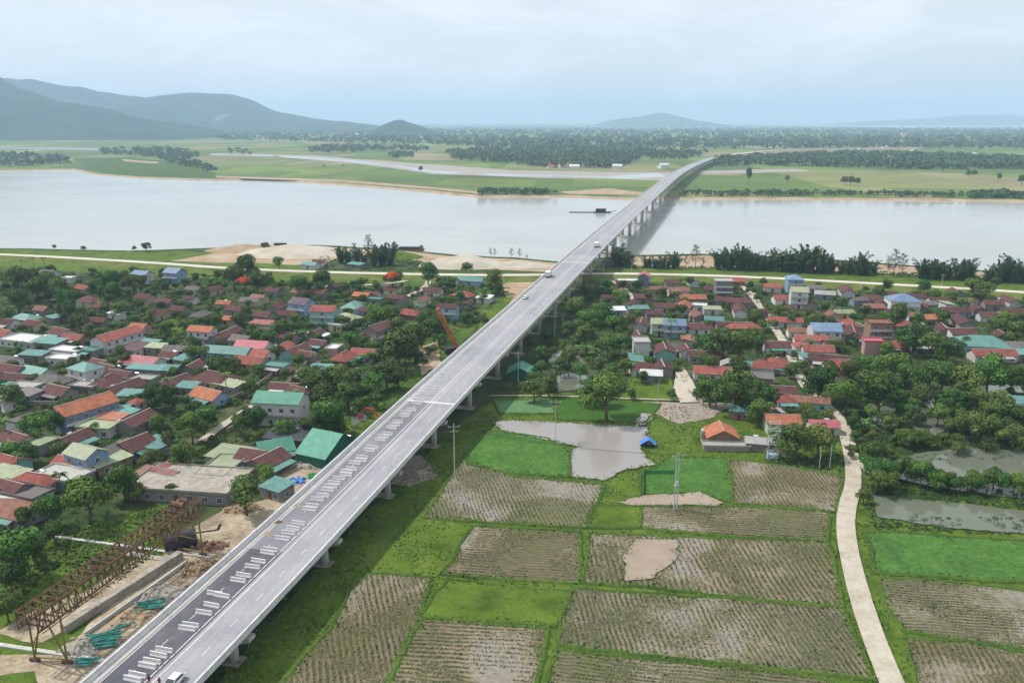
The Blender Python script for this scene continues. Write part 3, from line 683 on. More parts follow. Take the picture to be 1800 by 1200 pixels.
def finish_labels():
    buckets = {}
    for o, desc, cat in pending:
        x, y = proj(o.location)
        best = sorted(((x-lx)**2 + (3.0*(y-ly))**2, nm, x-lx, 3.0*(y-ly)) for nm, lx, ly in LM)
        d = best[0]
        if d[0] < 4: d = best[1]
        rel = ('right of' if d[2] > 0 else 'left of') if abs(d[2]) > abs(d[3]) else ('in front of' if d[3] > 0 else 'behind')
        buckets.setdefault((cat, rel, d[1]), []).append((d[0], o, desc))
    for (cat, rel, nm), L in buckets.items():
        L.sort(key=lambda t: t[0])
        for i, (_, o, desc) in enumerate(L):
            pre = {0: 'nearest'}.get(i, ordi(i))
            s = f'{desc}, {pre} {cat} {rel} {nm}'
            wc_ = lambda t: len(t.replace('-',' ').split())
            dw = desc.split()
            while wc_(s) > 16 and len(dw) > 2:
                dw.pop(0); 
                while dw[0] in ('with','house','and') and len(dw) > 2: dw.pop(0)
                s = f'{" ".join(dw)}, {pre} {cat} {rel} {nm}'
            if wc_(s) > 16: s = f'{pre} {cat} {rel} {nm}'
            o['label'] = s

# ------------------------------------------------------------------ houses
COL = {'m':(.095,.042,.040),'r':(.24,.075,.06),'o':(.34,.125,.07),'t':(.095,.225,.20),'g':(.05,.22,.15),'b':(.13,.20,.30),'w':(.54,.54,.53),'y':(.33,.32,.30),
       'k':(.13,.115,.11),'p':(.38,.10,.12),'l':(.27,.31,.19),'n':(.20,.10,.075),'d':(.03,.035,.045),'v':(.14,.10,.13)}
CN = {'m':'maroon','r':'red','o':'orange','t':'teal','g':'green','b':'blue','w':'white','y':'grey','k':'brownish grey','p':'pinkish red','l':'pale green','n':'rust brown','d':'black','v':'violet'}
WC = {'c':(.42,.37,.27),'w':(.50,.50,.49),'y':(.55,.45,.22),'b':(.22,.33,.45),'s':(.17,.22,.30),'g':(.21,.205,.195),'t':(.20,.42,.38),'q':(.03,.13,.09),'p':(.50,.30,.28),'n':(.22,.15,.11),'e':(.40,.48,.38)}  # cream, white and grey set darker, with veranda shade put into the colour
WN = {'c':'cream','w':'white','y':'yellow','b':'pale blue','s':'slate blue','g':'grey','t':'teal','q':'dark green','p':'pink','n':'brown','e':'pale green'}
RT = {'G':'gabled','H':'hipped','F':'flat','S':'sloping'}
_wm = {}
def winmesh(w, h):
    k = (w, h)
    if k not in _wm:
        a = MB(); a.box(-w/2-.08,w/2+.08,-.05,.03,-.08,0); a.box(-w/2-.08,w/2+.08,-.05,.03,h,h+.08); a.box(-w/2-.08,-w/2,-.05,.03,0,h); a.box(w/2,w/2+.08,-.05,.03,0,h); a.box(-.03,.03,-.05,.0,0,h)
        g = MB(); g.box(-w/2,w/2,-.02,.02,0,h)
        a2 = len(a.v); a.v += g.v; a.f += [tuple(a2+i for i in f) for f in g.f]; a.m += [1]*len(g.f)
        _wm[k] = a.mesh('window', [M['white'], M['glass']])
    return _wm[k]
dm = MB(); dm.box(-.6,.6,-.04,.03,0,2.2); dme = dm.mesh('door', M['door'])
tk = MB(); tk.tube((-.7,0,.6),(.7,0,.6),.5,n=10); tk.box(-.5,.5,-.4,.4,0,.2); tke = tk.mesh('water_tank', M['steel'])
HOUSES = []
def house(px, py, w, d, st, rt, rc, wc='w', rot=None, big=False, name='house', pitch=.5, porch=False):
    wh = 3.0*st if st else 2.5
    rh = {'G': d*.5*pitch, 'H': d*.5*pitch, 'F': .3, 'S': .5}[rt]
    left = px < 860 + max(0, (560-py))*.8
    if rot is None: rot = (-20 if left else -6) + rnd.choice((0,0,0,90)) + rnd.uniform(-12,12)
    gz = G - .1
    c = P(px, py, G + wh + rh*.5)
    near = py > 560
    for (hx, hy, hr) in HOUSES:
        if math.hypot(hx-c.x, hy-c.y) < .5*(max(w,d)*.5+hr)*.82 + 1 and not big: return None
    HOUSES.append((c.x, c.y, max(w,d)*.5))
    o = thing(name, (c.x, c.y, gz), R(rot)); o['category'] = 'house' if name == 'house' else name.replace('_',' ')
    if name == 'house': o['group'] = 'houses of the village left of the bridge' if left else 'houses of the village right of the bridge'
    x, y = w/2, d/2; b = MB(); b.box(-x,x,-y,y,0,wh)
    if rt == 'G':
        k = len(b.v); b.v += [(-x,-y,wh),(-x,y,wh),(-x,0,wh+rh),(x,-y,wh),(x,y,wh),(x,0,wh+rh)]; b.f += [(k,k+2,k+1),(k+3,k+4,k+5)]; b.m += [0,0]
    wl = b.build('wall', M['wall'], o); wl.color = (*WC[wc],1)
    ov = .45; r = MB(); th = .14
    if rt == 'G':
        ky = rh/y
        for s in (1,-1):
            e = (y+ov); ez = wh + rh - ky*e + .04
            a0,a1,a2,a3 = (-x-ov,s*e,ez),(x+ov,s*e,ez),(x+ov,0,wh+rh+.04),(-x-ov,0,wh+rh+.04)
            top = [Vector(q)+Vector((0,0,th)) for q in (a0,a1,a2,a3)]
            r.quad(*(top if s < 0 else top[::-1])); r.quad(*((a3,a2,a1,a0) if s < 0 else (a0,a1,a2,a3)))
            r.quad(a0,a1,top[1],top[0]); r.quad(a0,top[0],top[3],a3); r.quad(a1,a2,top[2],top[1])
    elif rt == 'H':
        e = ov; rx = max(0, x-y)
        z0, z1 = wh-.1, wh+rh
        c4 = [(-x-e,-y-e,z0),(x+e,-y-e,z0),(x+e,y+e,z0),(-x-e,y+e,z0)]; u = [(-rx,0,z1),(rx,0,z1)]
        r.quad(c4[0],c4[1],u[1],u[0]); r.quad(c4[2],c4[3],u[0],u[1]); r.tri(c4[1],c4[2],u[1]); r.tri(c4[3],c4[0],u[0]); r.quad(c4[3],c4[2],c4[1],c4[0])
    elif rt == 'F':
        r.box(-x-.35,x+.35,-y-.35,y+.35,wh,wh+.18); 
        r.box(-x-.35,x+.35,-y-.35,-y-.15,wh+.18,wh+.6); r.box(-x-.35,x+.35,y+.15,y+.35,wh+.18,wh+.6)
        r.box(-x-.35,-x-.15,-y-.15,y+.15,wh+.18,wh+.6); r.box(x+.15,x+.35,-y-.15,y+.15,wh+.18,wh+.6)
    else:
        k = len(r.v); e = ov
        r.v += [(-x-e,-y-e,wh+.02),(x+e,-y-e,wh+.02),(x+e,y+e,wh+.7),(-x-e,y+e,wh+.7),(-x-e,-y-e,wh+.14),(x+e,-y-e,wh+.14),(x+e,y+e,wh+.82),(-x-e,y+e,wh+.82)]
        for f in ((3,2,1,0),(4,5,6,7),(0,1,5,4),(1,2,6,5),(2,3,7,6),(3,0,4,7)): r.f.append(tuple(k+i for i in f)); r.m.append(0)
    tile = rc in 'mronkv' and rt in 'GH'
    ro = r.build('roof', M['roof_tile'] if tile else M['roof_metal'] if rt != 'F' or rc in 'tgbl' else M['wall'], o); ro.color = (*COL[rc],1)
    if rt in 'GH' and rc in 'mro' and near:                       # pale ridge capping
        rx = x+ov if rt == 'G' else max(.1, x-y); q_ = MB(); q_.box(-rx,rx,-.13,.13,wh+rh+.1,wh+rh+.3); z_ = q_.build('ridge_cap', M['wall'], o); z_.color = (.42,.33,.28,1)
    # openings
    if st >= .8 and wc != 'q':
        k = max(1, int(w//3.6)) if near else 1
        nf_ = max(1, round(st-.15)); fp = wh/nf_
        for f in range(nf_):
            for i in range(k):
                xx = (i+.5)/k*w - x
                if f == 0 and i == k//2:
                    q_ = link('door', dme, o); q_.location = (xx, -y-.02, .1)
                    if k > 1: continue
                    xx += 1.9
                if not near and f == 0: continue
                if abs(xx)+.8 > x: xx *= .6
                q_ = link('window', winmesh(1.3,1.25), o); q_.location = (xx, -y-.02, f*fp+.9)
            if near and left or st > 1:
                q_ = link('window', winmesh(1.1,1.2), o); q_.location = (x+.02, 0, f*fp+.9); q_.rotation_euler = (0,0,R(90))
            if st > 1 and f:
                q_ = MB(); q_.box(-x,x,-y-1.1,-y,f*fp-.12,f*fp+.02); q_.box(-x,x,-y-1.1,-y-1.02,f*fp+.02,f*fp+.75); t_ = q_.build('balcony', M['wall'], o); t_.color = (*WC['w'],1)
    if porch or (near and not big and st <= 1 and rt != 'S' and rnd.random() < .5):      # lean-to canopy before the door
        pc = rnd.choice('tkwtgy'); q_ = MB(); pw = max(1.6, w*rnd.uniform(.6,.95)/2); pd = rnd.uniform(2,3.2); zt = min(wh-.25, 2.9)
        k0 = len(q_.v); q_.v += [(-pw,-y-pd,zt-.45),(pw,-y-pd,zt-.45),(pw,-y-.06,zt),(-pw,-y-.06,zt),(-pw,-y-pd,zt-.37),(pw,-y-pd,zt-.37),(pw,-y-.06,zt+.08),(-pw,-y-.06,zt+.08)]
        for f in ((3,2,1,0),(4,5,6,7),(0,1,5,4),(1,2,6,5),(2,3,7,6),(3,0,4,7)): q_.f.append(tuple(k0+i for i in f)); q_.m.append(0)
        t_ = q_.build('canopy', M['roof_metal'], o); t_.color = (*COL[pc],1)
        for s in (-pw+.1, pw-.1):
            q_ = MB(); q_.tube((s,-y-pd+.15,0),(s,-y-pd+.15,zt-.42),.07,n=5); q_.build('canopy_post', M['pole'], t_)
    if rnd.random() < (.35 if near else .18):
        t_ = link('water_tank', tke, o); t_.location = (rnd.uniform(-.3,.3)*w, y+.9, wh+.1 if rt in 'FS' and False else 2.6)
        q_ = MB(); q_.box(-.6,.6,-.5,.5,-2.6,0); q_.build('tank_stand', M['old_concrete'], t_)
    if rnd.random() < .3 and near and rt in 'GH' and False: pass
    sz = 'small' if w < 9 else 'wide' if w >= 15 else ''
    fl = {2:'two-storey',3:'three-storey',4:'four-storey'}.get(st,'')
    desc = f"{sz+' ' if sz and not fl else ''}{fl+' ' if fl else ''}{WN[wc]} {name.replace('_',' ')} with {CN[rc]} {RT[rt]} roof"
    later(o, desc, 'house' if name == 'house' else name.replace('_',' '))
    return o
HL = """307,475,9,9,2,G,b,b,-22 250,478,13,8,2,G,b,w 50,515,9,6,1,G,k,y 85,476,12,7,1,G,k,w 120,487,8,6,1,F,w,w 148,503,11,7,1,G,r,c 217,481,9,6,1,G,r,c 158,523,15,9,1,H,m,c 185,535,12,8,1,G,m,g
255,519,13,8,1,G,m,c 290,527,11,7,1,G,m,g 270,547,16,10,1,H,m,c 352,549,12,8,1,H,k,g 335,522,8,6,1,G,m,w 395,530,9,6,1,G,o,c 415,540,11,7,1,G,m,g 400,557,13,6,1,G,o,c 205,549,10,5,1,S,w,w 440,525,12,7,1,G,k,c
45,554,15,9,1,H,t,y 10,563,12,8,1,G,m,w 8,582,12,8,1,G,r,w 45,594,22,12,1,F,w,w,-20 85,598,16,8,1,S,t,g 145,563,9,7,1,G,o,c 108,580,13,8,1,G,m,c 130,590,12,7,1,G,r,n 88,583,8,7,1,G,m,g
245,571,9,7,1,G,o,p 355,576,13,7,2,G,o,w 395,584,22,7,1,G,m,g 425,592,11,8,1,G,k,g 120,613,15,7,1,F,w,w 155,613,12,6,1,F,t,g 240,608,15,8,1,S,m,w 262,600,10,6,1,S,t,g 275,607,9,6,1,S,l,g
320,610,18,6,1,G,k,g 400,612,24,9,1,G,t,b 445,602,16,9,1,G,p,w 440,630,15,9,1,G,r,y 10,628,13,7,1,G,k,w 110,627,12,7,1,F,w,w 20,645,14,8,1,G,m,g 100,633,15,8,1,S,m,w 65,648,14,8,1,G,t,w
150,640,12,9,2,H,t,w 175,635,10,7,1,G,m,c 188,644,11,7,1,G,m,w 250,629,19,9,1,G,p,w 258,645,17,5,1,S,t,g 293,646,9,6,1,S,t,n 325,628,10,6,1,S,t,g 212,655,12,8,1,G,m,g 90,662,17,10,1,H,k,g
105,682,12,8,1,G,m,g 190,664,15,10,1,H,m,c 215,677,17,8,1,G,m,c 245,662,15,6,1,F,y,g 300,669,17,8,1,G,m,n 375,658,19,12,1,H,m,y 368,688,14,9,1,G,o,b 400,672,14,6,1,S,l,g 330,676,8,6,1,S,t,g
85,691,14,7,1,F,t,w 45,676,12,7,1,F,y,g 50,688,10,6,1,S,k,g 10,700,12,8,1,F,y,w 180,700,7,8,2,F,b,s 190,732,12,7,1,S,o,w 175,745,13,8,1,F,l,w 212,722,12,7,1,S,t,w 240,733,14,8,1,G,m,g
240,701,5,5,1,H,r,w 40,734,9,7,1,F,k,w 30,765,12,8,1,G,m,c 60,772,14,8,1,F,l,g 150,788,11,8,2,G,l,b 200,785,12,9,1,G,k,g 192,806,12,6,1,S,l,n 235,775,11,10,1,G,m,s 275,777,10,8,1,S,t,g
15,805,11,8,1,G,r,t 10,830,13,8,1,S,l,g 60,836,14,8,1,H,r,p 110,831,16,9,1,F,y,s 95,846,12,5,1,S,m,g 45,862,14,7,1,F,k,w 30,888,12,9,1,G,n,g 120,806,8,6,1,G,r,g 272,832,13,6,1,S,n,g
410,795,15,9,1,S,l,w 445,795,9,9,1,G,m,w 390,817,16,9,1,F,l,g 485,536,12,8,1,G,m,g 465,550,11,8,1,G,m,g 505,548,11,7,1,G,m,g 460,566,12,6,1,S,r,w 475,580,13,7,1,G,m,g 503,587,11,7,1,G,m,g
500,605,8,6,1,G,r,n 520,612,14,8,1,G,m,t 460,618,10,7,1,G,r,w 557,582,8,6,1,G,m,g 620,533,16,10,1,H,t,w 648,543,11,6,1,G,m,b 637,516,11,7,1,G,o,n 655,514,9,6,1,G,m,w 660,524,9,6,1,F,t,g
610,553,14,10,1,H,l,w 595,568,8,7,1,F,w,c 665,572,15,9,2,G,m,g 640,588,13,8,1,G,m,g 605,622,14,9,1,H,r,n 640,616,12,7,1,G,r,w 587,609,8,5,1,F,w,p 485,640,12,7,1,F,t,p 455,632,10,8,1,G,r,p
570,645,12,6,1,S,t,g 626,651,10,8,1,H,m,g 500,676,12,6,1,G,m,g 530,684,12,7,1,G,m,n 762,508,11,8,1,G,m,w 787,491,14,8,1,G,m,w 828,489,18,8,1,G,t,b 815,514,14,10,1,H,r,g 741,524,11,7,1,G,n,w
720,546,15,9,1,H,r,n 788,536,11,7,2,G,m,b 822,531,11,5,1,G,m,g 852,521,9,7,1,S,w,w 562,511,11,7,1,G,m,g 528,510,10,7,1,G,n,g 482,778,11,11,1,G,g,g,28 470,802,12,9,1,G,m,g 487,851,8,6,1,S,t,g
700,520,11,7,1,G,m,g 690,505,10,7,1,G,m,c 675,500,10,6,1,G,k,g 590,500,10,6,1,G,m,g 480,508,9,7,1,G,m,g 455,520,10,7,1,G,n,c 375,505,10,7,1,G,m,c 340,505,10,6,1,G,k,w 315,540,10,7,1,G,m,g
60,565,9,7,1,G,m,c 75,540,9,7,1,G,n,g 30,500,9,7,1,G,m,g 100,555,9,6,1,S,t,g 175,560,10,7,1,G,m,g 190,602,9,6,1,G,m,g 60,620,12,6,1,S,t,g 300,620,9,6,1,G,m,g 340,640,11,7,1,G,m,g 30,660,12,7,1,G,m,w
135,655,9,6,1,G,n,g 270,655,9,6,1,G,m,w 150,675,11,6,1,F,y,g 230,690,9,6,1,S,t,g 560,600,9,6,1,G,m,g 540,620,9,6,1,G,m,g 130,765,11,7,1,G,m,g 300,820,9,6,1,S,r,w 20,850,11,7,1,G,m,g 545,462,13,7,1,G,t,w 560,458,9,6,1,G,m,w 626,463,13,6,1,S,t,g
1132,481,10,7,2,G,p,s 1105,492,14,7,1,F,w,w 1182,493,9,7,2,G,m,g 1220,491,13,7,1,G,k,w 1295,490,10,8,1,G,r,n 1272,502,9,6,1,G,r,w 1092,511,12,7,1,G,n,w 1132,519,12,7,1,G,m,g 1192,507,14,7,1,G,n,w
1217,520,16,8,1,G,o,n 1272,524,10,7,1,G,m,g 1297,526,15,8,1,G,m,g 1110,532,16,6,1,G,m,g 1170,535,13,7,1,G,m,w 1202,534,15,8,1,G,o,w 1230,535,8,7,1,F,w,w 1085,542,9,7,1,S,w,s 1122,540,12,6,1,S,t,g
1300,540,20,7,1,G,m,w 1252,541,10,6,1,S,l,w 1127,565,14,7,1,G,m,w 1158,562,8,8,2,G,l,e 1186,564,11,9,2,G,b,b 1222,571,15,8,1,G,m,w 1226,550,14,7,1,G,n,g 1255,558,10,6,1,G,t,g 1307,570,18,8,1,H,r,g
1276,568,10,6,1,G,m,g 1122,587,10,6,1,G,m,g 1127,597,10,7,2,F,y,w 1210,593,10,5,1,S,o,c 1168,611,13,10,1,G,m,t 1136,614,12,5,1,S,l,w 1207,611,8,7,1,G,m,w 1238,620,14,7,1,G,m,g 1188,606,7,6,1,G,k,w
1118,628,13,6,1,S,t,g 1130,640,11,8,1,H,m,w 1165,641,12,7,1,G,m,g 1252,648,16,8,1,G,r,w 1307,639,15,5,1,S,t,g 1280,636,8,6,1,G,y,g 1340,636,10,10,1,H,r,w 1405,507,10,9,3,G,l,w 1358,501,11,7,1,G,r,w
1375,521,11,8,1,G,r,w 1430,503,14,7,1,G,k,g 1450,513,12,7,1,G,y,s 1488,507,17,8,1,G,m,w 1530,521,11,8,1,G,m,w 1510,524,9,6,1,G,k,s 1535,536,12,7,1,G,n,g 1607,518,12,7,1,G,m,w 1650,525,13,7,1,G,m,w
1665,532,10,6,1,S,l,w 1630,531,10,6,1,G,k,g 1461,548,12,7,1,G,n,c 1482,546,11,6,1,G,l,y 1380,560,18,7,1,G,r,w 1495,565,15,8,1,H,r,g 1500,580,18,8,1,G,m,g 1592,567,11,8,1,H,r,g 1607,551,7,6,1,G,n,w
1637,555,11,7,1,G,o,w 1679,543,15,8,1,G,m,b 1692,560,18,8,1,G,m,g 1735,551,9,7,1,G,m,w 1775,524,13,7,1,G,m,w 1780,545,14,8,1,G,m,g 1690,580,14,8,1,G,m,w 1745,617,20,8,1,G,r,w 1782,603,9,7,1,G,k,w
1782,618,12,7,1,S,t,g 1425,592,16,7,1,G,r,w 1408,602,7,7,1,H,r,w 1438,610,14,8,1,G,r,w 1456,627,17,8,1,G,m,g 1420,625,10,6,1,S,t,w 1400,578,9,6,1,G,n,w 1560,602,16,8,1,G,r,n 1534,597,6,8,2,F,p,p 1612,600,9,7,1,G,m,g
1642,601,14,7,1,G,m,g 1365,603,12,8,1,G,m,w 1366,633,13,10,1,H,r,w 1358,681,18,7,1,G,m,w 1381,697,8,7,1,H,r,w 1384,708,16,6,1,F,w,s 1422,699,15,6,1,G,n,t 1447,741,10,6,1,G,p,e 1593,660,8,7,1,F,y,w
1775,698,11,7,1,G,t,w 1800,702,13,7,1,G,m,g 1300,718,7,5,1,S,t,n 1338,775,10,4,0,S,y,g 1560,515,10,6,1,G,m,w 1700,525,11,7,1,G,m,w 1720,540,10,7,1,G,m,g 1745,530,11,7,1,G,m,g 1570,545,9,6,1,G,m,g
1660,575,12,7,1,G,m,g 1520,590,9,6,1,G,m,g 1340,660,9,6,1,S,k,g 1335,545,9,6,1,G,m,g 1250,505,9,6,1,G,m,g 1155,505,9,6,1,G,n,g 1150,548,9,6,1,G,m,g 1390,540,9,6,1,G,m,g 1425,530,10,6,1,G,m,g 1680,510,11,7,1,G,m,g 1095,495,9,6,1,G,m,g
1145,655,9,6,1,S,w,g 1350,715,9,6,1,G,m,g 1465,600,9,6,1,G,m,g 1070,520,9,6,1,G,m,g 1615,535,9,6,1,G,m,g 1550,530,8,6,1,G,m,g 1795,575,11,7,1,G,m,g 1760,585,9,6,1,G,m,g"""
# landmarks first
def special(*a, **k):
    o = house(*a, big=True, **k); pending.pop(); return o
def lab(o, s, cat): tag(o, s, cat); return o
lab(special(205,585,20,8,2,'G','r','w',68), 'white two-storey house with a long red gabled roof and side verandas', 'house')
lab(special(307,474,10,9,2,'G','b','b',-22), 'pale blue two-storey house with blue gabled roof standing just below the dike', 'house')
lab(special(146,707,18,9,2,'G','o','s',58), 'slate blue two-storey house with a bright orange gabled roof on the left', 'house')
lab(special(493,694,15,9,2.6,'G','g','w',-8), 'tall pale house with a green sheet roof, left of the bridge lanes', 'house')
fb_ = special(335,840,27,15,1.1,'F','y','g',-8)
for ch in fb_.children:
    if ch.name.startswith('roof'): ch.data.materials[0] = M['old_concrete']
lab(fb_, 'wide low building with a stained flat concrete roof beside the gantry crane', 'building')
lab(special(570,540,11,8,2.8,'G','r','t',-6), 'tall narrow house with red roof above teal-screened balconies', 'house')
lab(special(530,527,10,9,2,'G','v','b',-25), 'tall pale blue house with a violet-grey gabled roof', 'house')
lab(special(1397,485,8,9,3,'H','b','b',-6), 'narrow blue tower house with blue hipped roof beside the right dike road', 'house')
lab(special(1545,565,9,8,3.8,'F','n','n',-4), 'unfinished four-storey brown brick tower house, tallest of the right village', 'house')
lab(special(1272,492,9,8,3,'F','y','g',-4), 'grey flat-topped three-storey house below the dike in the right village', 'house')
lab(special(1587,520,14,12,2,'H','b','w',-8), 'white two-storey house with a wide blue hipped roof', 'house')
lab(special(1450,572,12,10,2,'G','b','w',-4), 'white two-storey house with blue gabled roof, right of the lane', 'house')
lab(special(1475,640,7,14,1.5,'G','r','c',0), 'narrow cream house showing a tall red gable', 'house')
lab(special(1725,595,20,13,1.2,'H','t','t',-14), 'broad teal hall with a wide pale roof in the right village', 'hall')
lab(special(1520,661,18,5,.9,'F','y','g',-2, name='shed'), 'long low grey shed half hidden by trees right of the lane', 'shed')
lab(special(915,645,9,9,1.0,'G','g','q',84, name='shed'), 'green sheet-roofed shed close beside the bridge above the paddies', 'shed')
lab(special(1268,754,8,9,.9,'G','o','n',86, name='hut'), 'hut under a bright orange tiled roof at the edge of the paddies', 'hut')
lab(special(1276,780,13,3.5,.5,'F','y','g',-3, name='pen'), 'small grey walled pen in front of the orange hut', 'pen')
lab(special(1375,733,10,7,1.2,'G','o','e',-4), 'house with an orange gabled roof behind the steel frame tower', 'house')
lab(special(577,770,10,16,1.15,'G','g','q',64-90, name='warehouse', pitch=.55), 'dark green metal warehouse with a green gabled roof beside the bridge', 'warehouse')
o = special(515,762,15,8,1,'S','d','g',-12, name='shed'); lab(o, 'open shed with a black sheet roof behind the cluttered yard', 'shed')
for ln in HL.split():
    a = ln.split(',')
    rot = float(a[8]) if len(a) > 8 else None
    house(float(a[0]),float(a[1]),float(a[2])*.84,float(a[3])*.86,int(a[4]),a[5],a[6],a[7],rot)

# far houses across the river, a few pixels each
fh = MB(); fh.box(-5,5,-4,4,0,4,0); fh.quad((-5.5,-4.5,4),(5.5,-4.5,4),(5.5,0,6.5),(-5.5,0,6.5),1); fh.quad((5.5,4.5,4),(-5.5,4.5,4),(-5.5,0,6.5),(5.5,0,6.5),1); fh.tri((-5,-4,4),(-5,0,6.4),(-5,4,4),0); fh.tri((5,-4,4),(5,4,4),(5,0,6.4),0)
fhs = [fh.mesh('far_house', [flat('far_wall', wc_, .9,.1), flat('far_roof', rc_, .8, .2)]) for wc_, rc_ in (((.6,.58,.52),(.30,.12,.09)),((.62,.62,.6),(.5,.5,.5)),((.6,.5,.45),(.35,.10,.08)))]
FH = []
for i in range(85):
    if i < 60: px, py = rnd.uniform(0,1800), 224 + 34*rnd.random()**.8
    elif i < 72: px, py = rnd.uniform(960,1180), rnd.uniform(284,298)
    else: px, py = rnd.uniform(1500,1750), rnd.uniform(255,283)
    p = P(px, py); o = link('far_house', rnd.choice(fhs)); o.location = (p.x,p.y,G-.1); o.rotation_euler = (0,0,rnd.uniform(-.5,.5)); s_ = rnd.uniform(.9,1.7) if py > 245 else rnd.uniform(1.4,2.6); o.scale = (s_*1.2,s_,s_)
    o['category'] = 'house'; o['group'] = 'far houses across the river'; FH.append((proj(p)[0], o, ('red','grey','dark red')[fhs.index(o.data)]))


for i, (_, o, c_) in enumerate(sorted(FH, key=lambda t: t[0])): o['label'] = f'tiny {c_} roofed house far across the river, {ordi(i)} counted from the left'

# ------------------------------------------------------------------ trees
def rvec():
    while True:
        v = Vector((rnd.uniform(-1,1),rnd.uniform(-1,1),rnd.uniform(-1,1)))
        if .05 < v.length < 1: return v.normalized()
def leafq(b, c, nrm, s):
    n_ = (nrm + rvec()*.6).normalized(); t = n_.cross(rvec())
    if t.length < .05: t = n_.cross(Vector((0,0,1)))
    t.normalize(); u = n_.cross(t); a = s*rnd.uniform(.6,1.15)/2; d = s*rnd.uniform(.45,.9)/2
    b.quad(c - t*a, c - u*d + t*a*.1, c + t*a, c + u*d - t*a*.1)
def crown(lumps, n, s):
    b = MB(); tot = sum(r*r for _, r, _ in lumps)
    for c, r, fl in lumps:
        for _ in range(int(n*r*r/tot)):
            v = rvec()
            if v.z < -.35 and rnd.random() < .6: v.z = -v.z
            k = 1.0 if rnd.random() < .72 else rnd.uniform(.45,.95)
            k *= 1 + .22*noise.noise(v*2.4 + Vector(c)); leafq(b, Vector(c) + Vector((v.x*r, v.y*r, v.z*r*fl))*k, v, s)
    return b
def limbs(h, r, spread, k=4):
    b = MB(); b.tube((0,0,0),(.15,.1,h*.45),r,r*.7,8); b.tube((.15,.1,h*.45),(.1,0,h*.8),r*.7,r*.25,7)
    for i in range(k):
        a = 6.28*i/k+.4; b.tube((.15,.1,h*(.36+.05*i)),(math.cos(a)*spread,math.sin(a)*spread,h*(.66+.05*(i%2))),r*.45,r*.12,6)
    return b
BROAD = []
for i in range(8):
    rnd.seed(100+i); L = []; n = 9 + i % 4; wide = [1,.85,1.15,.7,1,1.2,.9,1.05][i]
    for k in range(n):
        a = rnd.uniform(0,6.28); q_ = rnd.uniform(.15,1)**.7*2.9*wide; zz = 5.1 + rnd.uniform(-1.5,1.6) - q_*.28
        L.append(((math.cos(a)*q_, math.sin(a)*q_, zz), rnd.uniform(.95,1.75), .82))
    L.append(((0,0,5.4), 2.1, .85))
    ms = [crown(L, 2300, .52).mesh('crown', M['leaf_light'] if i == 5 else M['leaf_olive'] if i in (2,6) else M['leaf'])]
    BROAD.append((ms[0], limbs(6, .24, 2.0).mesh('trunk', M['trunk'], True)))
BAMB = []
for i in range(4):
    rnd.seed(200+i); lv = MB(); st_ = MB()
    for k in range(26):
        a = rnd.uniform(0,6.28); r0 = rnd.uniform(0,1.3); hh = rnd.uniform(5.5,13.5); out = rnd.uniform(1.0,5.0); p = None
        for j in range(9):
            t = j/8; q_ = Vector((math.cos(a)*(r0+out*t*t), math.sin(a)*(r0+out*t*t), hh*(t - .22*t**3.5)))
            if p is not None: st_.tube(p, q_, .06, .05, 4, caps=False)
            if t > .05:
                for _ in range(19): leafq(lv, q_ + rvec()*rnd.uniform(.1,.55+.75*math.sin(3.1*t)), Vector((math.cos(a),math.sin(a),.6)), .62)
            p = q_
    BAMB.append((lv.mesh('crown', M['leaf_dark']), st_.mesh('trunk', M['trunk'])))
CAS = []
for i in range(2):
    rnd.seed(300+i); lv = MB(); st_ = MB(); st_.tube((0,0,0),(.2,.1,12),.2,.06,7)
    for k in range(26):
        z_ = 3.5 + 8.6*k/26; a = rnd.uniform(0,6.28); L_ = (1-(z_-3)/11)*2.8+.7; e = Vector((math.cos(a)*L_, math.sin(a)*L_, z_+L_*.55))
        st_.tube((.1,.05,z_), e, .05, .02, 4)
        for _ in range(26): leafq(lv, Vector((0.1,.05,z_)).lerp(e, rnd.uniform(.3,1.05)) + rvec()*.45, rvec(), .42)
    CAS.append((lv.mesh('crown', M['leaf_dark']), st_.mesh('trunk', M['trunk'])))
def frond(b, base, a, L_, up, w, segs=6, droop=1.0, m=0):
    p = None
    for j in range(segs+1):
        t = j/segs; c = Vector(base) + Vector((math.cos(a)*L_*t, math.sin(a)*L_*t, up*t - droop*L_*.55*t*t)); s_ = w*math.sin(math.pi*min(.97, t*.85+.12))/2
        n_ = Vector((-math.sin(a)*s_, math.cos(a)*s_, 0)); q_ = (c-n_-Vector((0,0,s_*.35)), c, c+n_-Vector((0,0,s_*.35)))
        if p: b.quad(p[0],q_[0],q_[1],p[1]); b.quad(p[1],q_[1],q_[2],p[2])
        p = q_
BAN = []; PALM = []
for i in range(3):
    rnd.seed(400+i); lv = MB(); st_ = MB()
    for s_ in range(4):
        o_ = Vector((rnd.uniform(-1.1,1.1), rnd.uniform(-1.1,1.1), 0)); hh = rnd.uniform(1.6,2.8); st_.tube(o_, o_+Vector((0,0,hh)), .14,.10,6)
        for k in range(7): frond(lv, o_+Vector((0,0,hh)), rnd.uniform(0,6.28), rnd.uniform(1.4,2.3), rnd.uniform(.8,1.7), .6)
    BAN.append((lv.mesh('leaves', M['leaf_banana']), st_.mesh('trunk', M['trunk'])))
for i in range(3):
    rnd.seed(430+i); lv = MB(); st_ = MB(); hh = 7.5+i; st_.tube((0,0,0),(.4,.2,hh),.17,.11,7)
    for k in range(16): frond(lv, (.4,.2,hh), rnd.uniform(0,6.28), rnd.uniform(2.0,2.9), rnd.uniform(.3,2.0), .75)
    PALM.append((lv.mesh('fronds', M['leaf']), st_.mesh('trunk', M['trunk'])))
SHR = []
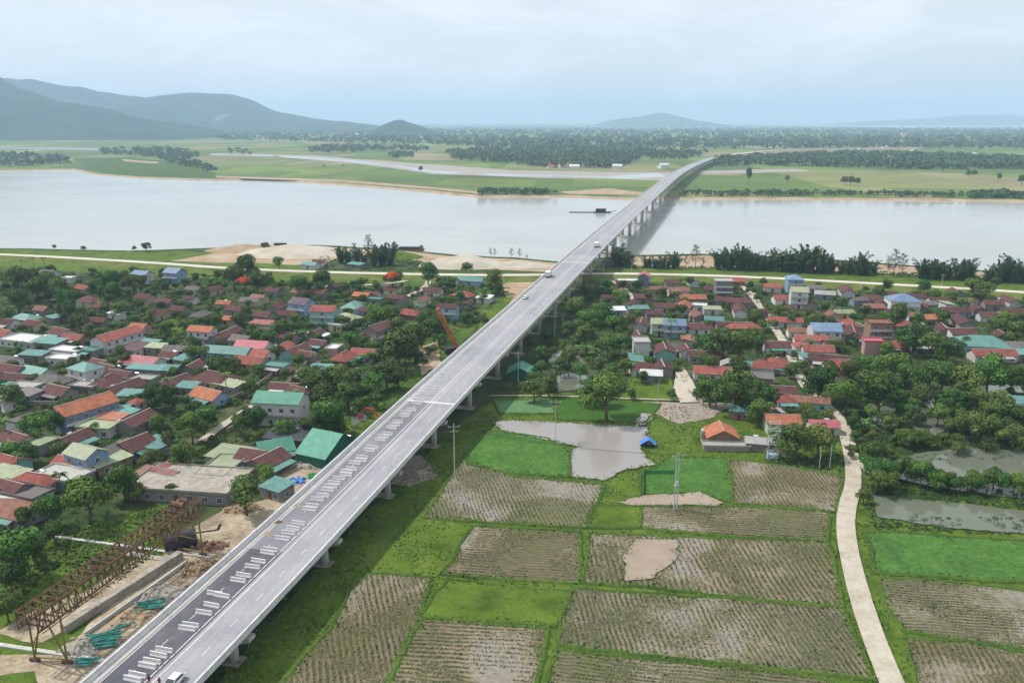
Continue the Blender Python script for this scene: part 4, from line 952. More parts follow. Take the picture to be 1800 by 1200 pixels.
for i in range(4):
    rnd.seed(500+i); L = [((rnd.uniform(-1,1),rnd.uniform(-1,1),rnd.uniform(.5,1.3)), rnd.uniform(.6,1.05), .85) for _ in range(6)]
    st_ = MB(); [st_.tube((0,0,0),(math.cos(a)*.5,math.sin(a)*.5,.9),.05,.03,5) for a in (0,1.6,3.1,4.7)]
    SHR.append((crown(L, 420, .42).mesh('foliage', M['leaf']), st_.mesh('stems', M['trunk'])))
fl = []
rnd.seed(600); L = [((math.cos(a)*2.2,math.sin(a)*2.2,5.2),1.4,.6) for a in (0,1,2,3,4,5)]+[((0,0,5.8),1.8,.6)]
FLC = crown(L, 1500, .5).mesh('crown', M['leaf']); L2 = [((c[0]*.95-.3,c[1]*.95,c[2]+.6),r*.95,.6) for c, r, f_ in L[::2]+L[-1:]]; FLB = crown(L2, 700, .5).mesh('blossom', M['flower'])

def plant(kind, p, s, desc, cat, group, variants, parts=('trunk','crown'), zs=None, pref=None):
    v = variants[pref] if pref is not None else rnd.choice(variants)
    o = thing(kind, p, rnd.uniform(0,6.28)); o.scale = (s, s, zs or s); o['category'] = cat; o['group'] = group
    a = link(parts[1], v[0], o); c = link(parts[0], v[1], o)
    later(o, desc, kind.replace('_',' ')); return o
TREES = []
rnd.seed(11)
def side(px, py): return 'left of' if px < 860 + max(0,(560-py))*.8 else 'right of'
def tree(px, py, rp, pref=None):
    "px,py: middle of the crown, rp: its radius in picture units"
    c = P(px, py, G); d = (H-G)*1507/(py-212); r = rp/1456*d; s = max(.55, min(2.4, r/3.9)); c = P(px, py, G + 4.6*s)
    if pref is None: pref = rnd.choice([0,1,2,3,4,6,7])
    sz = 'big' if s > 1.35 else 'medium' if s > .9 else 'small'
    sh = ['round','clumpy','wide','narrow','rounded','light green','dense','spreading'][pref]
    plant('broadleaf_tree', (c.x,c.y,G-.15), s, f'{sz} {sh} broadleaf tree', 'tree', f'trees of the village {side(px,py)} the bridge', BROAD, pref=pref); TREES.append((c.x,c.y,3.4*s))
TL = """20,965,50 15,1010,34 88,890,32 152,872,42,5 215,840,36 95,930,24 430,862,38,6 320,797,28 262,803,22 288,695,26 295,770,20 335,745,30 360,728,24 60,745,28 92,738,24 18,792,24 45,790,22 165,752,13 112,718,18 577,722,36 560,672,32
592,665,34 612,690,28 702,605,40,6 680,652,28 722,590,30 655,668,22 642,655,18 748,560,20 762,572,24 662,552,24 690,548,18 450,735,26 502,750,22 420,742,22 545,572,9 495,575,20 470,592,18 432,465,30,6 410,482,22 452,492,18 565,490,22,6 522,497,20
752,475,21 868,488,22 820,468,11 490,460,13 466,431,8 257,432,9 236,435,3 95,433,4 146,435,4 40,490,26 62,503,22 30,522,22 100,502,22 78,493,20 120,522,22 190,490,22 200,512,22 232,495,20 172,502,18 140,562,18 210,540,16 115,545,18 380,560,14
420,557,16 330,572,14 300,602,12 340,602,16 268,690,24 600,562,14 10,1060,30 60,960,28 40,905,22 240,700,14 100,790,22 180,690,14 20,690,22 60,665,14 240,860,20 300,860,16 465,830,20,5 590,735,22 545,745,22 700,570,20 640,600,14 730,625,16
780,500,12 700,480,9 660,500,10 380,640,24 355,655,16 345,620,20,5 410,635,16 620,500,10 590,520,9 740,590,18 700,660,20 660,700,16 620,660,14 820,555,12 850,560,12 850,520,10 500,655,14 540,655,18 570,690,26 630,710,18
1068,685,44 1048,680,28 1068,605,20,5 1000,625,22 940,680,24 965,672,22 1040,560,26 1010,540,24 1060,545,22 1080,570,22 1030,585,22 1090,600,20 1000,575,18 1050,640,20 1100,560,16 1100,640,16 1272,598,32 1302,600,32 1240,602,22 1290,678,40 1250,682,28
1335,718,26 1320,590,16 1442,668,34 1490,692,30,5 1550,680,42 1528,695,28 1460,650,20 1500,740,18 1400,768,36,6 1440,765,32 1370,765,24 1600,590,28 1640,600,26 1580,550,22 1570,640,30 1600,662,30 1660,655,32 1700,662,34 1740,650,34 1650,725,22
1602,722,20 1712,742,30 1750,722,30 1782,762,26 1535,822,26 1560,795,16 1520,868,16 1535,790,24 1500,790,14 1780,660,28 1720,700,28 1680,700,28 1620,690,28 1760,700,24 1800,730,28 1560,560,16 1615,560,16
1500,650,24 1530,640,22 1560,610,16 1670,610,26 1700,600,14 1790,580,22 1770,560,20 1750,570,16 1300,640,20 1330,680,24 1350,690,20 1240,570,12 1150,575,10 1200,590,10 1150,600,12 1090,520,16 1120,500,12 1065,500,14 1030,510,16 1140,520,10 1180,545,9
1250,520,10 1370,545,14 1390,560,12 1430,560,14 1450,540,14 1480,530,12 1520,545,12 1545,510,14 1560,500,12 1625,500,14 1710,500,16 1735,505,16 1750,495,12 1690,530,12 1720,520,14 1660,555,14 1410,640,14 1390,650,14 1340,570,12 1330,550,10 1320,500,9 1235,500,8 1020,650,18 985,640,18 950,620,18 930,600,14 960,590,14 1110,690,12 1180,690,10 1260,700,16 1300,700,22 1225,690,12 1130,660,12"""
for w_ in TL.split():
    a = [float(x) for x in w_.split(',')]; tree(a[0],a[1],a[2], int(a[3]) if len(a) > 3 else None)
def blocked(x, y, r=1.0, trees=True):
    for hx, hy, hr in HOUSES:
        if (x-hx)**2 + (y-hy)**2 < (hr*.92+r)**2: return True
    for pts, w in ROADS:
        for p in pts[::2]:
            if (p.x-x)**2 + (p.y-y)**2 < (w*.5+r+.6)**2: return True
    if abs(x-bx(y)) < HW+2+r*.5: return True
    if trees:
        for hx, hy, hr in TREES:
            if (x-hx)**2 + (y-hy)**2 < (hr*.6+r*.6)**2: return True
    return False
LV = [(0,478),(150,480),(390,482),(560,505),(700,505),(900,505),(880,530),(700,680),(620,760),(560,790),(470,790),(440,870),(330,900),(140,930),(0,950)]
RVP = [(1010,492),(1350,502),(1800,526),(1900,530),(1900,790),(1560,800),(1510,790),(1475,790),(1380,790),(1340,740),(1240,700),(1180,660),(1100,690),(930,690),(930,640),(960,580)]
def rpt(poly):
    xs = [p[0] for p in poly]; ys = [p[1] for p in poly]
    while True:
        # sample evenly on the ground, not in the picture
        y = rnd.uniform(1/(max(ys)-212), 1/(min(ys)-212)); py = 212+1/y; px = rnd.uniform(min(xs),max(xs))
        if inside((px,py), poly) and rnd.random() < min(1,(1/(py-212))/(1/(min(ys)-212))+.15): return px, py
nb = len(TREES); tries = 0
while nb < 288 and tries < 9000:
    tries += 1; px, py = rpt(LV if rnd.random() < .55 else RVP); p = P(px,py); r = rnd.uniform(2.3,4.6)
    if blocked(p.x,p.y,r*.35): continue
    d = p.y; tree(px, py - 4.0*r/3.9*1456/d*.9, r*1456/d); nb += 1
nf = 0; tries = 0
FT = [LV, RVP, [(1500,690),(1900,690),(1900,830),(1700,800),(1600,790),(1530,820),(1500,780)]]
while nf < 290 and tries < 9000:
    tries += 1; px, py = rpt(rnd.choices(FT,(7,3,1))[0]); p = P(px,py); r = rnd.uniform(1.5,2.8)
    if blocked(p.x,p.y,r*.3) or any(kk == 'pond' and inside((p.x,p.y+2), pts) for kk, pts, zz in fpoly): continue
    s_ = r/3.9; v_ = rnd.choice([0,1,4,5,6,7]); plant('fruit_tree', (p.x,p.y,G-.15), s_, ('low bushy fruit tree' if v_ != 5 else 'low light green fruit tree'), 'tree', f'garden trees {side(px,py)} the bridge', BROAD, pref=v_, zs=s_*.9); TREES.append((p.x,p.y,r*.8)); nf += 1
ng = 0; tries = 0
while ng < 230 and tries < 12000:
    tries += 1; px, py = rpt(rnd.choices([LV,RVP],(7,3))[0]); p = P(px,py); r = rnd.uniform(1.7,3.3)
    if blocked(p.x,p.y,r*.25): continue
    s_ = r/3.9; v_ = rnd.choice([0,2,3,5,6,7]); plant('garden_tree', (p.x,p.y,G-.15), s_, ('fresh green rounded garden tree' if v_ != 5 else 'bright green garden tree'), 'tree', f'leafy trees {side(px,py)} the bridge', BROAD, pref=v_, zs=s_*1.1); TREES.append((p.x,p.y,r*.8)); ng += 1
k = 0; tries = 0
while k < 240 and tries < 9000:
    tries += 1; px, py = rpt(LV if rnd.random() < .6 else RVP); p = P(px,py)
    if blocked(p.x,p.y,1): continue
    plant('shrub', (p.x,p.y,G-.1), rnd.uniform(.9,1.6), rnd.choice(['low leafy shrub','rounded green shrub','loose green shrub']), 'shrub', 'shrubs between the houses', SHR, ('stems','foliage')); TREES.append((p.x,p.y,1.5)); k += 1
k = 0
BANP = [(350,630),(340,620),(365,625),(1115,655),(1050,630),(1020,625),(1000,630),(990,620),(1035,620),(600,725),(640,690)]
while k < 46:
    if k < len(BANP): px, py = BANP[k]; px += rnd.uniform(-6,6)
    else: px, py = rpt(LV if rnd.random() < .6 else RVP)
    p = P(px,py)
    if blocked(p.x,p.y,.8): 
        if k < len(BANP): k += 1
        continue
    plant('banana_plant', (p.x,p.y,G-.1), rnd.uniform(1,1.4), 'pale green banana clump', 'banana plant', 'banana plants in the gardens', BAN, ('trunk','leaves')); TREES.append((p.x,p.y,1.5)); k += 1
for px, py in [(35,840),(15,780),(60,770),(110,880),(555,650),(520,740),(640,660),(300,700),(400,700),(740,560),(1180,600),(1350,600),(1110,670),(1420,640),(1700,560),(60,470),(80,474),(40,478),(640,560),(700,530)]:
    p = P(px, py); s_ = rnd.uniform(.8,1.1); plant('palm_tree', (p.x,p.y,G-.1), s_, 'thin-trunked palm', 'palm', 'palms in the villages', PALM, ('trunk','fronds'))
def bam(px, pybase, s, variants=BAMB, kind='bamboo_clump', desc='dark bamboo clump', grp='bamboo and trees along the right riverbank', zs=None):
    p = P(px, pybase); plant(kind, (p.x,p.y,G-.2), s, desc, 'bamboo' if 'bamboo' in kind else 'tree', grp, variants, zs=zs); TREES.append((p.x,p.y,2.5*s))
for px, pb, s in [(1083,468,1.35),(1100,470,1.1),(1150,472,.8),(1165,473,.9),(1185,472,1.0),(1135,471,.7),(1262,474,1.3),(1280,474,1.5),(1298,475,1.45),(1318,476,1.3),(1335,476,1.2),(1350,476,1.1),(1365,477,1.35),(1385,478,1.55),(1402,479,1.6),(1420,479,1.6),(1440,480,1.45),(1452,481,1.2),(1478,482,.9),(1492,483,1.05),(1510,484,1.35),(1525,484,1.15),(1620,490,1.3),(1636,491,1.35),(1648,491,1.1),(1662,492,1.0),(1682,492,1.2),(1697,493,1.2),(1735,495,1.0),(1755,496,1.3),(1775,497,1.5),(1795,498,1.5),(1815,500,1.4)]:
    bam(px, pb, s*rnd.uniform(.8,1.12))
    bam(px+rnd.uniform(6,11), pb-rnd.uniform(1,4), s*rnd.uniform(.6,.8))
for px, pb, s in [(1222,473,1.35),(1570,486,1.45),(1585,487,1.25),(1560,486,1.1),(1205,472,.8),(1235,474,.7)]: bam(px, pb, s*.95, CAS, 'casuarina_tree', 'wispy upright casuarina')
for px, pb, s in [(658,468,1.3),(672,466,1.5),(686,467,1.45),(640,466,.8),(628,462,1.0),(612,462,1.0),(600,463,1.1)]: bam(px, pb, s, grp='bamboo on the left riverbank')
for px, pb, s in [(649,452,1.3),(624,458,1.0),(862,452,.55),(870,452,.5),(899,454,.6),(913,455,.6),(926,457,.35),(1105,472,.9)]: bam(px, pb, s, CAS, 'casuarina_tree', 'thin wispy riverside tree', 'wispy trees by the river')
rnd.seed(78)
for i in range(34):
    px = rnd.uniform(1540,1860); pb = rnd.choice((rnd.uniform(770,800), rnd.uniform(850,872), rnd.uniform(745,775))); p = P(px, pb)
    if blocked(p.x,p.y,.3): continue
    s_ = rnd.uniform(.6,1.0); plant('waterside_tree', (p.x,p.y,G), s_, 'loose pale green waterside tree', 'tree', 'loose trees around the fish ponds', BROAD, pref=rnd.choice([0,1,2,4,6,7]), zs=s_*rnd.uniform(.8,1.15))
rnd.seed(77)
for i in range(24):
    px = 1535 + i*11.5 + rnd.uniform(-5,5); pb = 846 + (px-1540)*.085 + rnd.uniform(-5,7); p = P(px, pb); s_ = rnd.uniform(.5,.85)
    plant('pond_tree', (p.x,p.y,G), s_, 'slim-trunked pale green tree', 'tree', 'slim trees standing along the fish pond', BROAD, pref=rnd.choice([3,1,4,6,0]), zs=s_*rnd.uniform(.95,1.35))
# flame trees
def flame(px, py, s, lb):
    c = P(px, py, G+5*s); o = thing('flame_tree', (c.x,c.y,G-.1), rnd.uniform(0,1), lb, 'tree'); o.scale = (s,s,s)
    link('crown', FLC, o); link('blossom', FLB, o); link('trunk', BROAD[0][1], o)
flame(690, 490, 1.6, 'spreading flame tree in bright red blossom beside the dike road')
flame(430, 497, 1.4, 'smaller tree with red blossom right of the pale blue house')

# undergrowth and grass: uncountable
rnd.seed(21); ug = MB()
def clump(b, x, y, z, r, n, s):
    for _ in range(n):
        v = rvec(); v.z = abs(v.z); leafq(b, Vector((x,y,z)) + Vector((v.x*r, v.y*r, v.z*r*.7))*rnd.uniform(.7,1.05), v, s)
def scatter(b, poly, n, r0, r1, q_, leaf, z=G, trees=False, avoid=True):
    k = 0; t = 0
    while k < n and t < n*6:
        t += 1; px, py = rpt(poly); p = P(px,py)
        if avoid and blocked(p.x,p.y,.3,trees): continue
        if any(inside((p.x,p.y), pts) for kk, pts, zz in fpoly): continue
        clump(b, p.x, p.y, z, rnd.uniform(r0,r1), q_, leaf); k += 1
scatter(ug, LV, 4300, .5, 1.5, 22, .5)
scatter(ug, RVP, 3600, .5, 1.7, 22, .5)
scatter(ug, [(1500,690),(1900,690),(1900,870),(1700,880),(1530,850)], 700, .5, 1.2, 24, .45)
scatter(ug, [(1530,838),(1700,858),(1900,885),(1900,905),(1700,888),(1530,872)], 260, .4, 1.1, 22, .42)
scatter(ug, [(1520,850),(1900,890),(1900,945),(1530,930)], 350, .3, .9, 18, .45)
scatter(ug, [(1040,472),(1300,472),(1500,482),(1900,500),(1900,492),(1500,476),(1100,466)], 420, .8, 2.2, 26, .7)
scatter(ug, [(560,690),(700,680),(640,770),(600,780)], 150, .4, 1.2, 18, .4)
scatter(ug, [(560,452),(740,452),(740,474),(560,474)], 120, .8, 2.0, 24, .7)
scatter(ug, [(1360,800),(1480,800),(1480,830),(1340,815)], 120, .5, 1.4, 22, .5)
for _ in range(520):                                         # reeds standing in the two fish ponds
    px, py = rnd.uniform(1530,1880), rnd.uniform(800,935); p = P(px, py)
    if any(kk == 'pond' and inside((p.x,p.y), pts) for kk, pts, zz in fpoly) and noise.noise(Vector((p.x*.07,p.y*.12,8))) > -.02: clump(ug, p.x, p.y, G+.2, rnd.uniform(.4,1.2), 16, .4)
tag(ug.build('undergrowth', M['under']), kind='stuff')
tf = MB(); rnd.seed(31)
def tufts(poly, n, s=.45, h=.3):
    k = 0; t = 0
    while k < n and t < n*4:
        t += 1; px, py = rpt(poly); p = P(px,py)
        if noise.noise(Vector((p.x*.12,p.y*.12,5))) < -.15 and rnd.random() < .8: continue
        if any(inside((p.x,p.y), pts) for kk, pts, zz in fpoly): continue
        if any((q_.x-p.x)**2+(q_.y-p.y)**2 < (w*.55)**2 for pts, w in ROADS[:1] for q_ in pts): continue
        tuftq(tf, (p.x,p.y,G), rnd.uniform(.6,1.4)*s, rnd.uniform(.5,1.6)*h, 1); k += 1
tufts([(480,1260),(640,1010),(760,880),(870,720),(1100,700),(1480,790),(1560,860),(1900,940),(1900,1290),(480,1290)], 9000, .45, .22)
tufts([(640,905),(800,752),(900,700),(860,760),(760,900),(620,1060),(480,1240),(330,1240)], 2500, .5, .25)
tufts([(0,955),(140,930),(300,885),(300,960),(120,1080),(0,1080)], 4000, .5, .35)
for k_, pts, zz in fpoly:                                    # rough grass on the field banks
    if k_ == 'pond': continue
    for p in pts:
        if p.y > 260: continue
        for _ in range(5): tuftq(tf, (p.x+rnd.uniform(-.9,.9), p.y+rnd.uniform(-.9,.9), G+.2), rnd.uniform(.3,.6), rnd.uniform(.15,.45), 1)
for p in vr[::2]:
    for _ in range(10):
        s_ = rnd.choice((-1,1)); tuftq(tf, (p.x+s_*rnd.uniform(2.2,3.4), p.y+rnd.uniform(-1.5,1.5), G+.3), rnd.uniform(.3,.6), rnd.uniform(.15,.45), 1)
tag(tf.build('grass', M['tuft']), kind='stuff')

# far woods
rnd.seed(41)
def wood(name, polys):
    b = MB()
    for poly, n, r0, r1 in polys:
        for _ in range(n):
            xs = [p[0] for p in poly]; ys = [p[1] for p in poly]
            while True:
                px, py = rnd.uniform(min(xs),max(xs)), rnd.uniform(min(ys),max(ys))
                if inside((px,py), poly): break
            p = P(px,py); r = rnd.uniform(r0,r1)
            far = p.y > 2600; nq = 9 if far else 26; q_ = r*(.95 if far else .62); hh = r*rnd.uniform(1.0,1.35)
            for _k in range(nq):
                v = rvec(); v.z = abs(v.z)*1.0 if rnd.random() < .75 else v.z
                leafq(b, Vector((p.x + v.x*r, p.y + v.y*r, G + hh*.75 + v.z*hh*.75)), v, q_*1.5)
    tag(b.build(name, M['farwood']), kind='stuff')
wood('riverside_wood', [([(-60,274),(60,272),(120,282),(122,290),(60,292),(-60,294)],150,5,7),([(172,264),(260,261),(345,268),(350,280),(300,282),(240,275),(180,273)],170,5,7),([(280,277),(350,286),(380,302),(378,307),(340,297),(290,286)],60,4,6),
  ([(842,336),(975,338),(978,343),(845,343)],60,3,4.5),([(1190,341),(1500,341),(1800,346),(1900,349),(1900,352),(1500,345),(1190,346)],240,2.5,4),([(1720,342),(1830,343),(1830,349),(1710,348)],50,3,5)])
wood('far_wood', [([(784,268),(900,262),(1100,260),(1160,268),(1240,272),(1210,282),(1130,280),(1080,296),(1000,297),(900,290),(800,281)],900,6,9),
  ([(1250,282),(1400,276),(1500,272),(1700,276),(1820,284),(1820,298),(1600,298),(1400,292),(1260,292)],900,6,9),([(570,262),(640,264),(640,267),(570,268)],40,5,8),([(685,272),(728,272),(728,278),(685,278)],30,5,7),([(535,262),(610,256),(760,262),(750,266),(540,269)],120,6,8),([(390,264),(430,264),(450,270),(395,271)],16,4,6)])
wood('distant_woods', [([(0,226),(1850,226),(1850,236),(0,236)],2600,8,13),([(380,236),(1850,236),(1850,262),(900,262),(760,256),(520,250),(380,246)],2600,7,12),([(0,232),(380,236),(380,243),(0,238)],200,7,10)])
for px, pb, r in [(1315,326,6.5),(1484,325,6),(1495,326,6.5),(1507,326,5.5),(1384,320,5),(1702,312,6),(1712,310,5),(1755,318,6),(1795,325,7),(740,302,5),(570,294,2.5),(604,293,2.5),(1658,302,6),(1230,340,3),(440,273,5)]:
    p = P(px,pb); s_ = r/4.2; plant('broadleaf_tree' if False else 'field_tree', (p.x,p.y,G-.2), s_, 'lone dark tree', 'tree', 'lone trees on the fields across the river', BROAD, zs=s_*(2.4 if px == 1315 else 1.3), pref=3 if px==1315 else 0)

# ------------------------------------------------------------------ the gantry crane
def zof(x, y, target):
    z = G
    while proj((x,y,z))[1] > target and z < 60: z += .05
    return z
n0, n1, f0, f1 = P(62,1162), P(119,1166), P(312,968), P(357,977)
nm, fm = (n0+n1)/2, (f0+f1)/2; A = (fm-nm); LEN = A.length; A.normalize(); B = Vector((A.y,-A.x,0))
zb = zof(nm.x, nm.y, 1088); gd = 3.3
cr_ = thing('gantry_crane', (nm.x,nm.y,G), 0, 'long rusty lattice gantry crane on four legs at the lower left', 'gantry crane')
def gp(a, o, z): v = A*a + B*o; return Vector((v.x, v.y, z-G))
gw = 2.1
for o_ in (-gw, gw):
    t = MB(); N = 26; a0, a1 = -3.5, LEN+3.5; z1 = zb+gd
    t.tube(gp(a0,o_,zb), gp(a1,o_,zb), .27, n=4); t.tube(gp(a0,o_,z1), gp(a1,o_,z1), .25, n=4); t.tube(gp(a0,o_,(zb+z1)/2), gp(a1,o_,(zb+z1)/2), .1, n=4); t.tube(gp(a0,o_-.9*(1 if o_>0 else -1)*-1,zb+.02), gp(a1,o_-.9*(1 if o_>0 else -1)*-1,zb+.02), .12, n=4)
    for i in range(N+1):
        a = a0+(a1-a0)*i/N; t.tube(gp(a,o_,zb), gp(a,o_,z1), .13, n=4)
        if i < N:
            a2 = a0+(a1-a0)*(i+1)/N; am = (a+a2)/2; t.tube(gp(a,o_,z1), gp(am,o_,zb), .11, n=4); t.tube(gp(am,o_,zb), gp(a2,o_,z1), .11, n=4)
    t.build('truss', M['rust'], cr_)
t = MB()
for i in range(27):
    a = -3.5+(LEN+7)*i/26; t.tube(gp(a,-gw,zb+gd), gp(a,gw,zb+gd), .1, n=4)
    if i % 2 == 0 and i < 26: a2 = a+(LEN+7)/26; t.tube(gp(a,-gw,zb+gd), gp(a2,gw,zb+gd), .06, n=4)
t.build('cross_brace', M['rust'], cr_)
for e, (q0, q1) in enumerate(((n0,n1),(f0,f1))):
    base = 0 if e == 0 else LEN
    la, lb_ = (q0-nm), (q1-nm)
    def loc(q_): return Vector((q_.x-nm.x, q_.y-nm.y, 0))
    for q_, o_ in ((q0,-gw),(q1,gw)):
        for da in (-1.3, 1.3):
            t = MB(); t.tube(loc(q_)+Vector((0,0,.7)), gp(base+da,o_,zb), .17,.17,6); t.build('leg', M['old_yellow'], cr_)
        t = MB(); c = loc(q_)
        dirq = (q1-q0).normalized()
        t.tube(c+dirq*-.9+Vector((0,0,.6)), c+dirq*.9+Vector((0,0,.6)), .28, n=6)
        bo_ = t.build('bogie', M['rust'], cr_)
        for s_ in (-.7,.7):
            t = MB(); cc = c+dirq*s_+Vector((0,0,.35)); pn = Vector((-dirq.y,dirq.x,0)); t.tube(cc-pn*.14, cc+pn*.14, .34, n=12); t.build('wheel', M['dark_steel'], bo_)
    t = MB(); t.tube(loc(q0)+Vector((0,0,.9)), loc(q1)+Vector((0,0,.9)), .14, n=5)
    h2 = Vector((0,0,(zb-G)*.45)); t.tube(loc(q0).lerp(loc(q1),.06)+h2, loc(q1).lerp(loc(q0),.06)+h2, .11, n=5); t.tube(loc(q0).lerp(loc(q1),.05)+h2, gp(base,gw*.2,zb), .1, n=5)
    t.build('leg_tie', M['old_yellow'], cr_)
    t = MB(); c = gp(base,0,zb-.35); 
    t.tube(gp(base-1.6,-gw,zb-.2), gp(base-1.6,gw,zb-.2), .22, n=4); t.tube(gp(base+1.6,-gw,zb-.2), gp(base+1.6,gw,zb-.2), .22, n=4); t.tube(gp(base,-gw,zb-.2), gp(base,gw,zb-.2), .3, n=4); t.build('end_beam', M['rust'], cr_)
t = MB(); a = LEN*.97
for o_ in (-1,1): t.tube(gp(a-2.2,o_*1.6,zb+gd+.3), gp(a+2.2,o_*1.6,zb+gd+.3), .2, n=4)
t.tube(gp(a-1,-1.5,zb+gd+.9), gp(a-1,1.5,zb+gd+.9), .6, n=10); t.tube(gp(a+1.2,-.8,zb+gd+.8), gp(a+1.2,.8,zb+gd+.8), .45, n=8); t.tube(gp(a+.2,0,zb+gd+.3), gp(a+.2,0,zb-2.5), .05, n=4)
t.build('hoist', M['rust'], cr_)
def bar_thing(name, p0, p1, w, h, m, label, cat, z=G, kind=None):
    d = (p1-p0); L_ = d.length; b = MB(); k = max(1,int(L_/4)); b.box(-L_/2,L_/2,-w/2,w/2,0,h)
    o = b.build(name, m); c = (p0+p1)/2; o.location = (c.x,c.y,z); o.rotation_euler = (0,0,math.atan2(d.y,d.x)); return tag(o, label, cat, kind=kind)
bar_thing('crane_rail_base', P(-20,1131), P(245,1172), .9, .35, M['concrete'], 'long concrete strip under the near legs of the gantry crane', 'rail base')
bar_thing('crane_rail_base', P(95,944), P(372,981), .8, .35, M['concrete'], 'long concrete strip under the far legs of the gantry crane', 'rail base')
bar_thing('crane_rail_base', P(215,972), P(292,984), 1.6, .3, M['old_concrete'], 'short wide concrete slab inside the far crane rail', 'slab')
bar_thing('concrete_wall', P(112,1112), P(318,980), 1.5, 1.7, M['old_concrete'], 'long stepped concrete block wall beside the site track', 'wall')
bar_thing('concrete_wall', P(150,1118), P(330,990), .35, .9, M['concrete'], 'thin pale kerb wall running alongside the block wall', 'wall')
# dark tank by the far legs
c = P(318,962); t_ = thing('steel_tank', (c.x,c.y,G), R(28), 'big dark purple cylindrical steel tank lying beneath the far crane legs', 'tank')
b = MB(); b.tube((-3.4,0,2.1),(3.4,0,2.1),2.0,n=24); b.build('drum', M['dark_steel'], t_)
b = MB(); [b.box(x-.3,x+.3,-1.6,1.6,0,.7) for x in (-2.2,2.2)]; b.build('cradle', M['old_concrete'], t_)
b = MB(); b.tube((3.4,0,2.8),(8.2,.4,2.2),.18,n=6); b.tube((8.2,.4,2.2),(9.0,.6,3.4),.3,n=6); b.build('spout', M['dark_steel'], t_)
# heaps of green pipes
def pipes(px, py, n, L_, lb, rz, sp=2.4):
    c = P(px,py); o = thing('pipe_stack', (c.x,c.y,G), R(rz), lb, 'pipes')
    for i in range(n):
        b = MB(); y_ = rnd.uniform(-sp,sp); z_ = .12+rnd.random()*.7; a = rnd.uniform(-.22,.22); l = L_*rnd.uniform(.6,1)/2; x_ = rnd.uniform(-.8,.8)
        b.tube((x_-math.cos(a)*l,y_-math.sin(a)*l,z_),(x_+math.cos(a)*l,y_+math.sin(a)*l,z_+.05),.13,n=6); b.build('pipe', M['pipe_green'], o)
rnd.seed(51)
pipes(176,1130,26,6.5,'largest heap of green steel pipes at the foot of the block wall',18)
pipes(265,1066,16,6,'flat stack of green steel pipes right of the block wall',14,1.6)
pipes(152,1165,10,4,'small heap of green pipes beside the near crane leg',5,1.2)
pipes(212,1106,5,4,'few loose green pipes trailing up the slope',40,1)
# rubble, timber and spoil on the site
def heap(px, py, r, h, n, s, m, lb, cat='rubble', z=None, col=None):
    c = P(px,py, G if z is None else z); o_ = mound(name='rubble_pile', px=px, py=py, rx=r, ry=r*.8, h=h, m=m, label=lb, cat=cat, seed=px*.1, n=12); o_.location = (c.x,c.y,c.z)
    b = MB(); 
    for _ in range(n):
        v = Vector((rnd.uniform(-1,1)*r, rnd.uniform(-.8,.8)*r, 0)); z_ = max(0,1-(v.length/r)**1.7)*h
        k0 = len(b.v); q_ = s*rnd.uniform(.4,1.2); b.box(-q_,q_,-q_*.6,q_*.6,0,q_*rnd.uniform(.5,1)); R_ = Matrix.Rotation(rnd.uniform(0,3.1),3,'Z') @ Matrix.Rotation(rnd.uniform(-.5,.5),3,'X')
        for i in range(k0,len(b.v)): w_ = R_ @ Vector(b.v[i]); b.v[i] = (w_.x+v.x, w_.y+v.y, w_.z+z_)
    tag(b.build('lumps', m, o_), kind='stuff')
heap(352,1000,4.5,1.3,60,.35,M['wood'],'brown heap of broken timber beside the bridge at the far crane legs','timber')
heap(375,960,3.5,.9,30,.3,M['rust'],'low heap of scrap behind the far crane legs','scrap')
heap(285,1045,5,1.5,30,.3,M['old_concrete'],'grey spoil heap with a black tarpaulin beside the bridge','spoil')
heap(240,1085,5,.8,30,.3,M['sand'],'orange-brown spoil between the pipe stacks','spoil')
heap(140,1140,4,1.4,30,.3,M['old_concrete'],'grey gravel heap next to the near crane leg','gravel')
heap(425,893,5,.8,26,.35,M['wood'],'stack of loose boards beneath the dark round tree','timber')
heap(540,818,4,1.0,40,.35,M['old_concrete'],'cluttered scrap in the yard before the green warehouse','scrap')
heap(515,800,4,.8,40,.35,M['wood'],'loose timber in the yard left of the green warehouse','timber')
heap(560,838,3,.8,30,.3,M['net_green'],'green netting bundle in the yard below the warehouse','netting')
heap(520,846,3,.8,30,.3,M['tarp_blue'],'blue bundles beside the small teal-roofed hut','bundles')
heap(1190,722,5,.8,50,.3,M['rubble'],'pale rubble strewn just below the white concrete yard','rubble')
heap(730,830,5,.7,50,.35,M['rubble'],'rubble under the right edge of the bridge','rubble')
def deckpt(Y, off, dz=.04): return bp(Y, off, dz)
for Y, off, r, m, lb in ((171,-6.2,1.0,M['rubble'],'small heap of broken concrete on the bridge beside the left parapet'),(163,-6.6,.8,M['rust'],'small reddish brown heap on the bridge beside the left parapet'),(158,-6.3,.8,M['soil'],'small sandy heap on the bridge against the left parapet')):
    o_ = mound('rubble_pile', 500, 900, r*1.3, r, .5, m, lb, 'rubble', seed=Y, n=10); c = deckpt(Y,off); o_.location = c

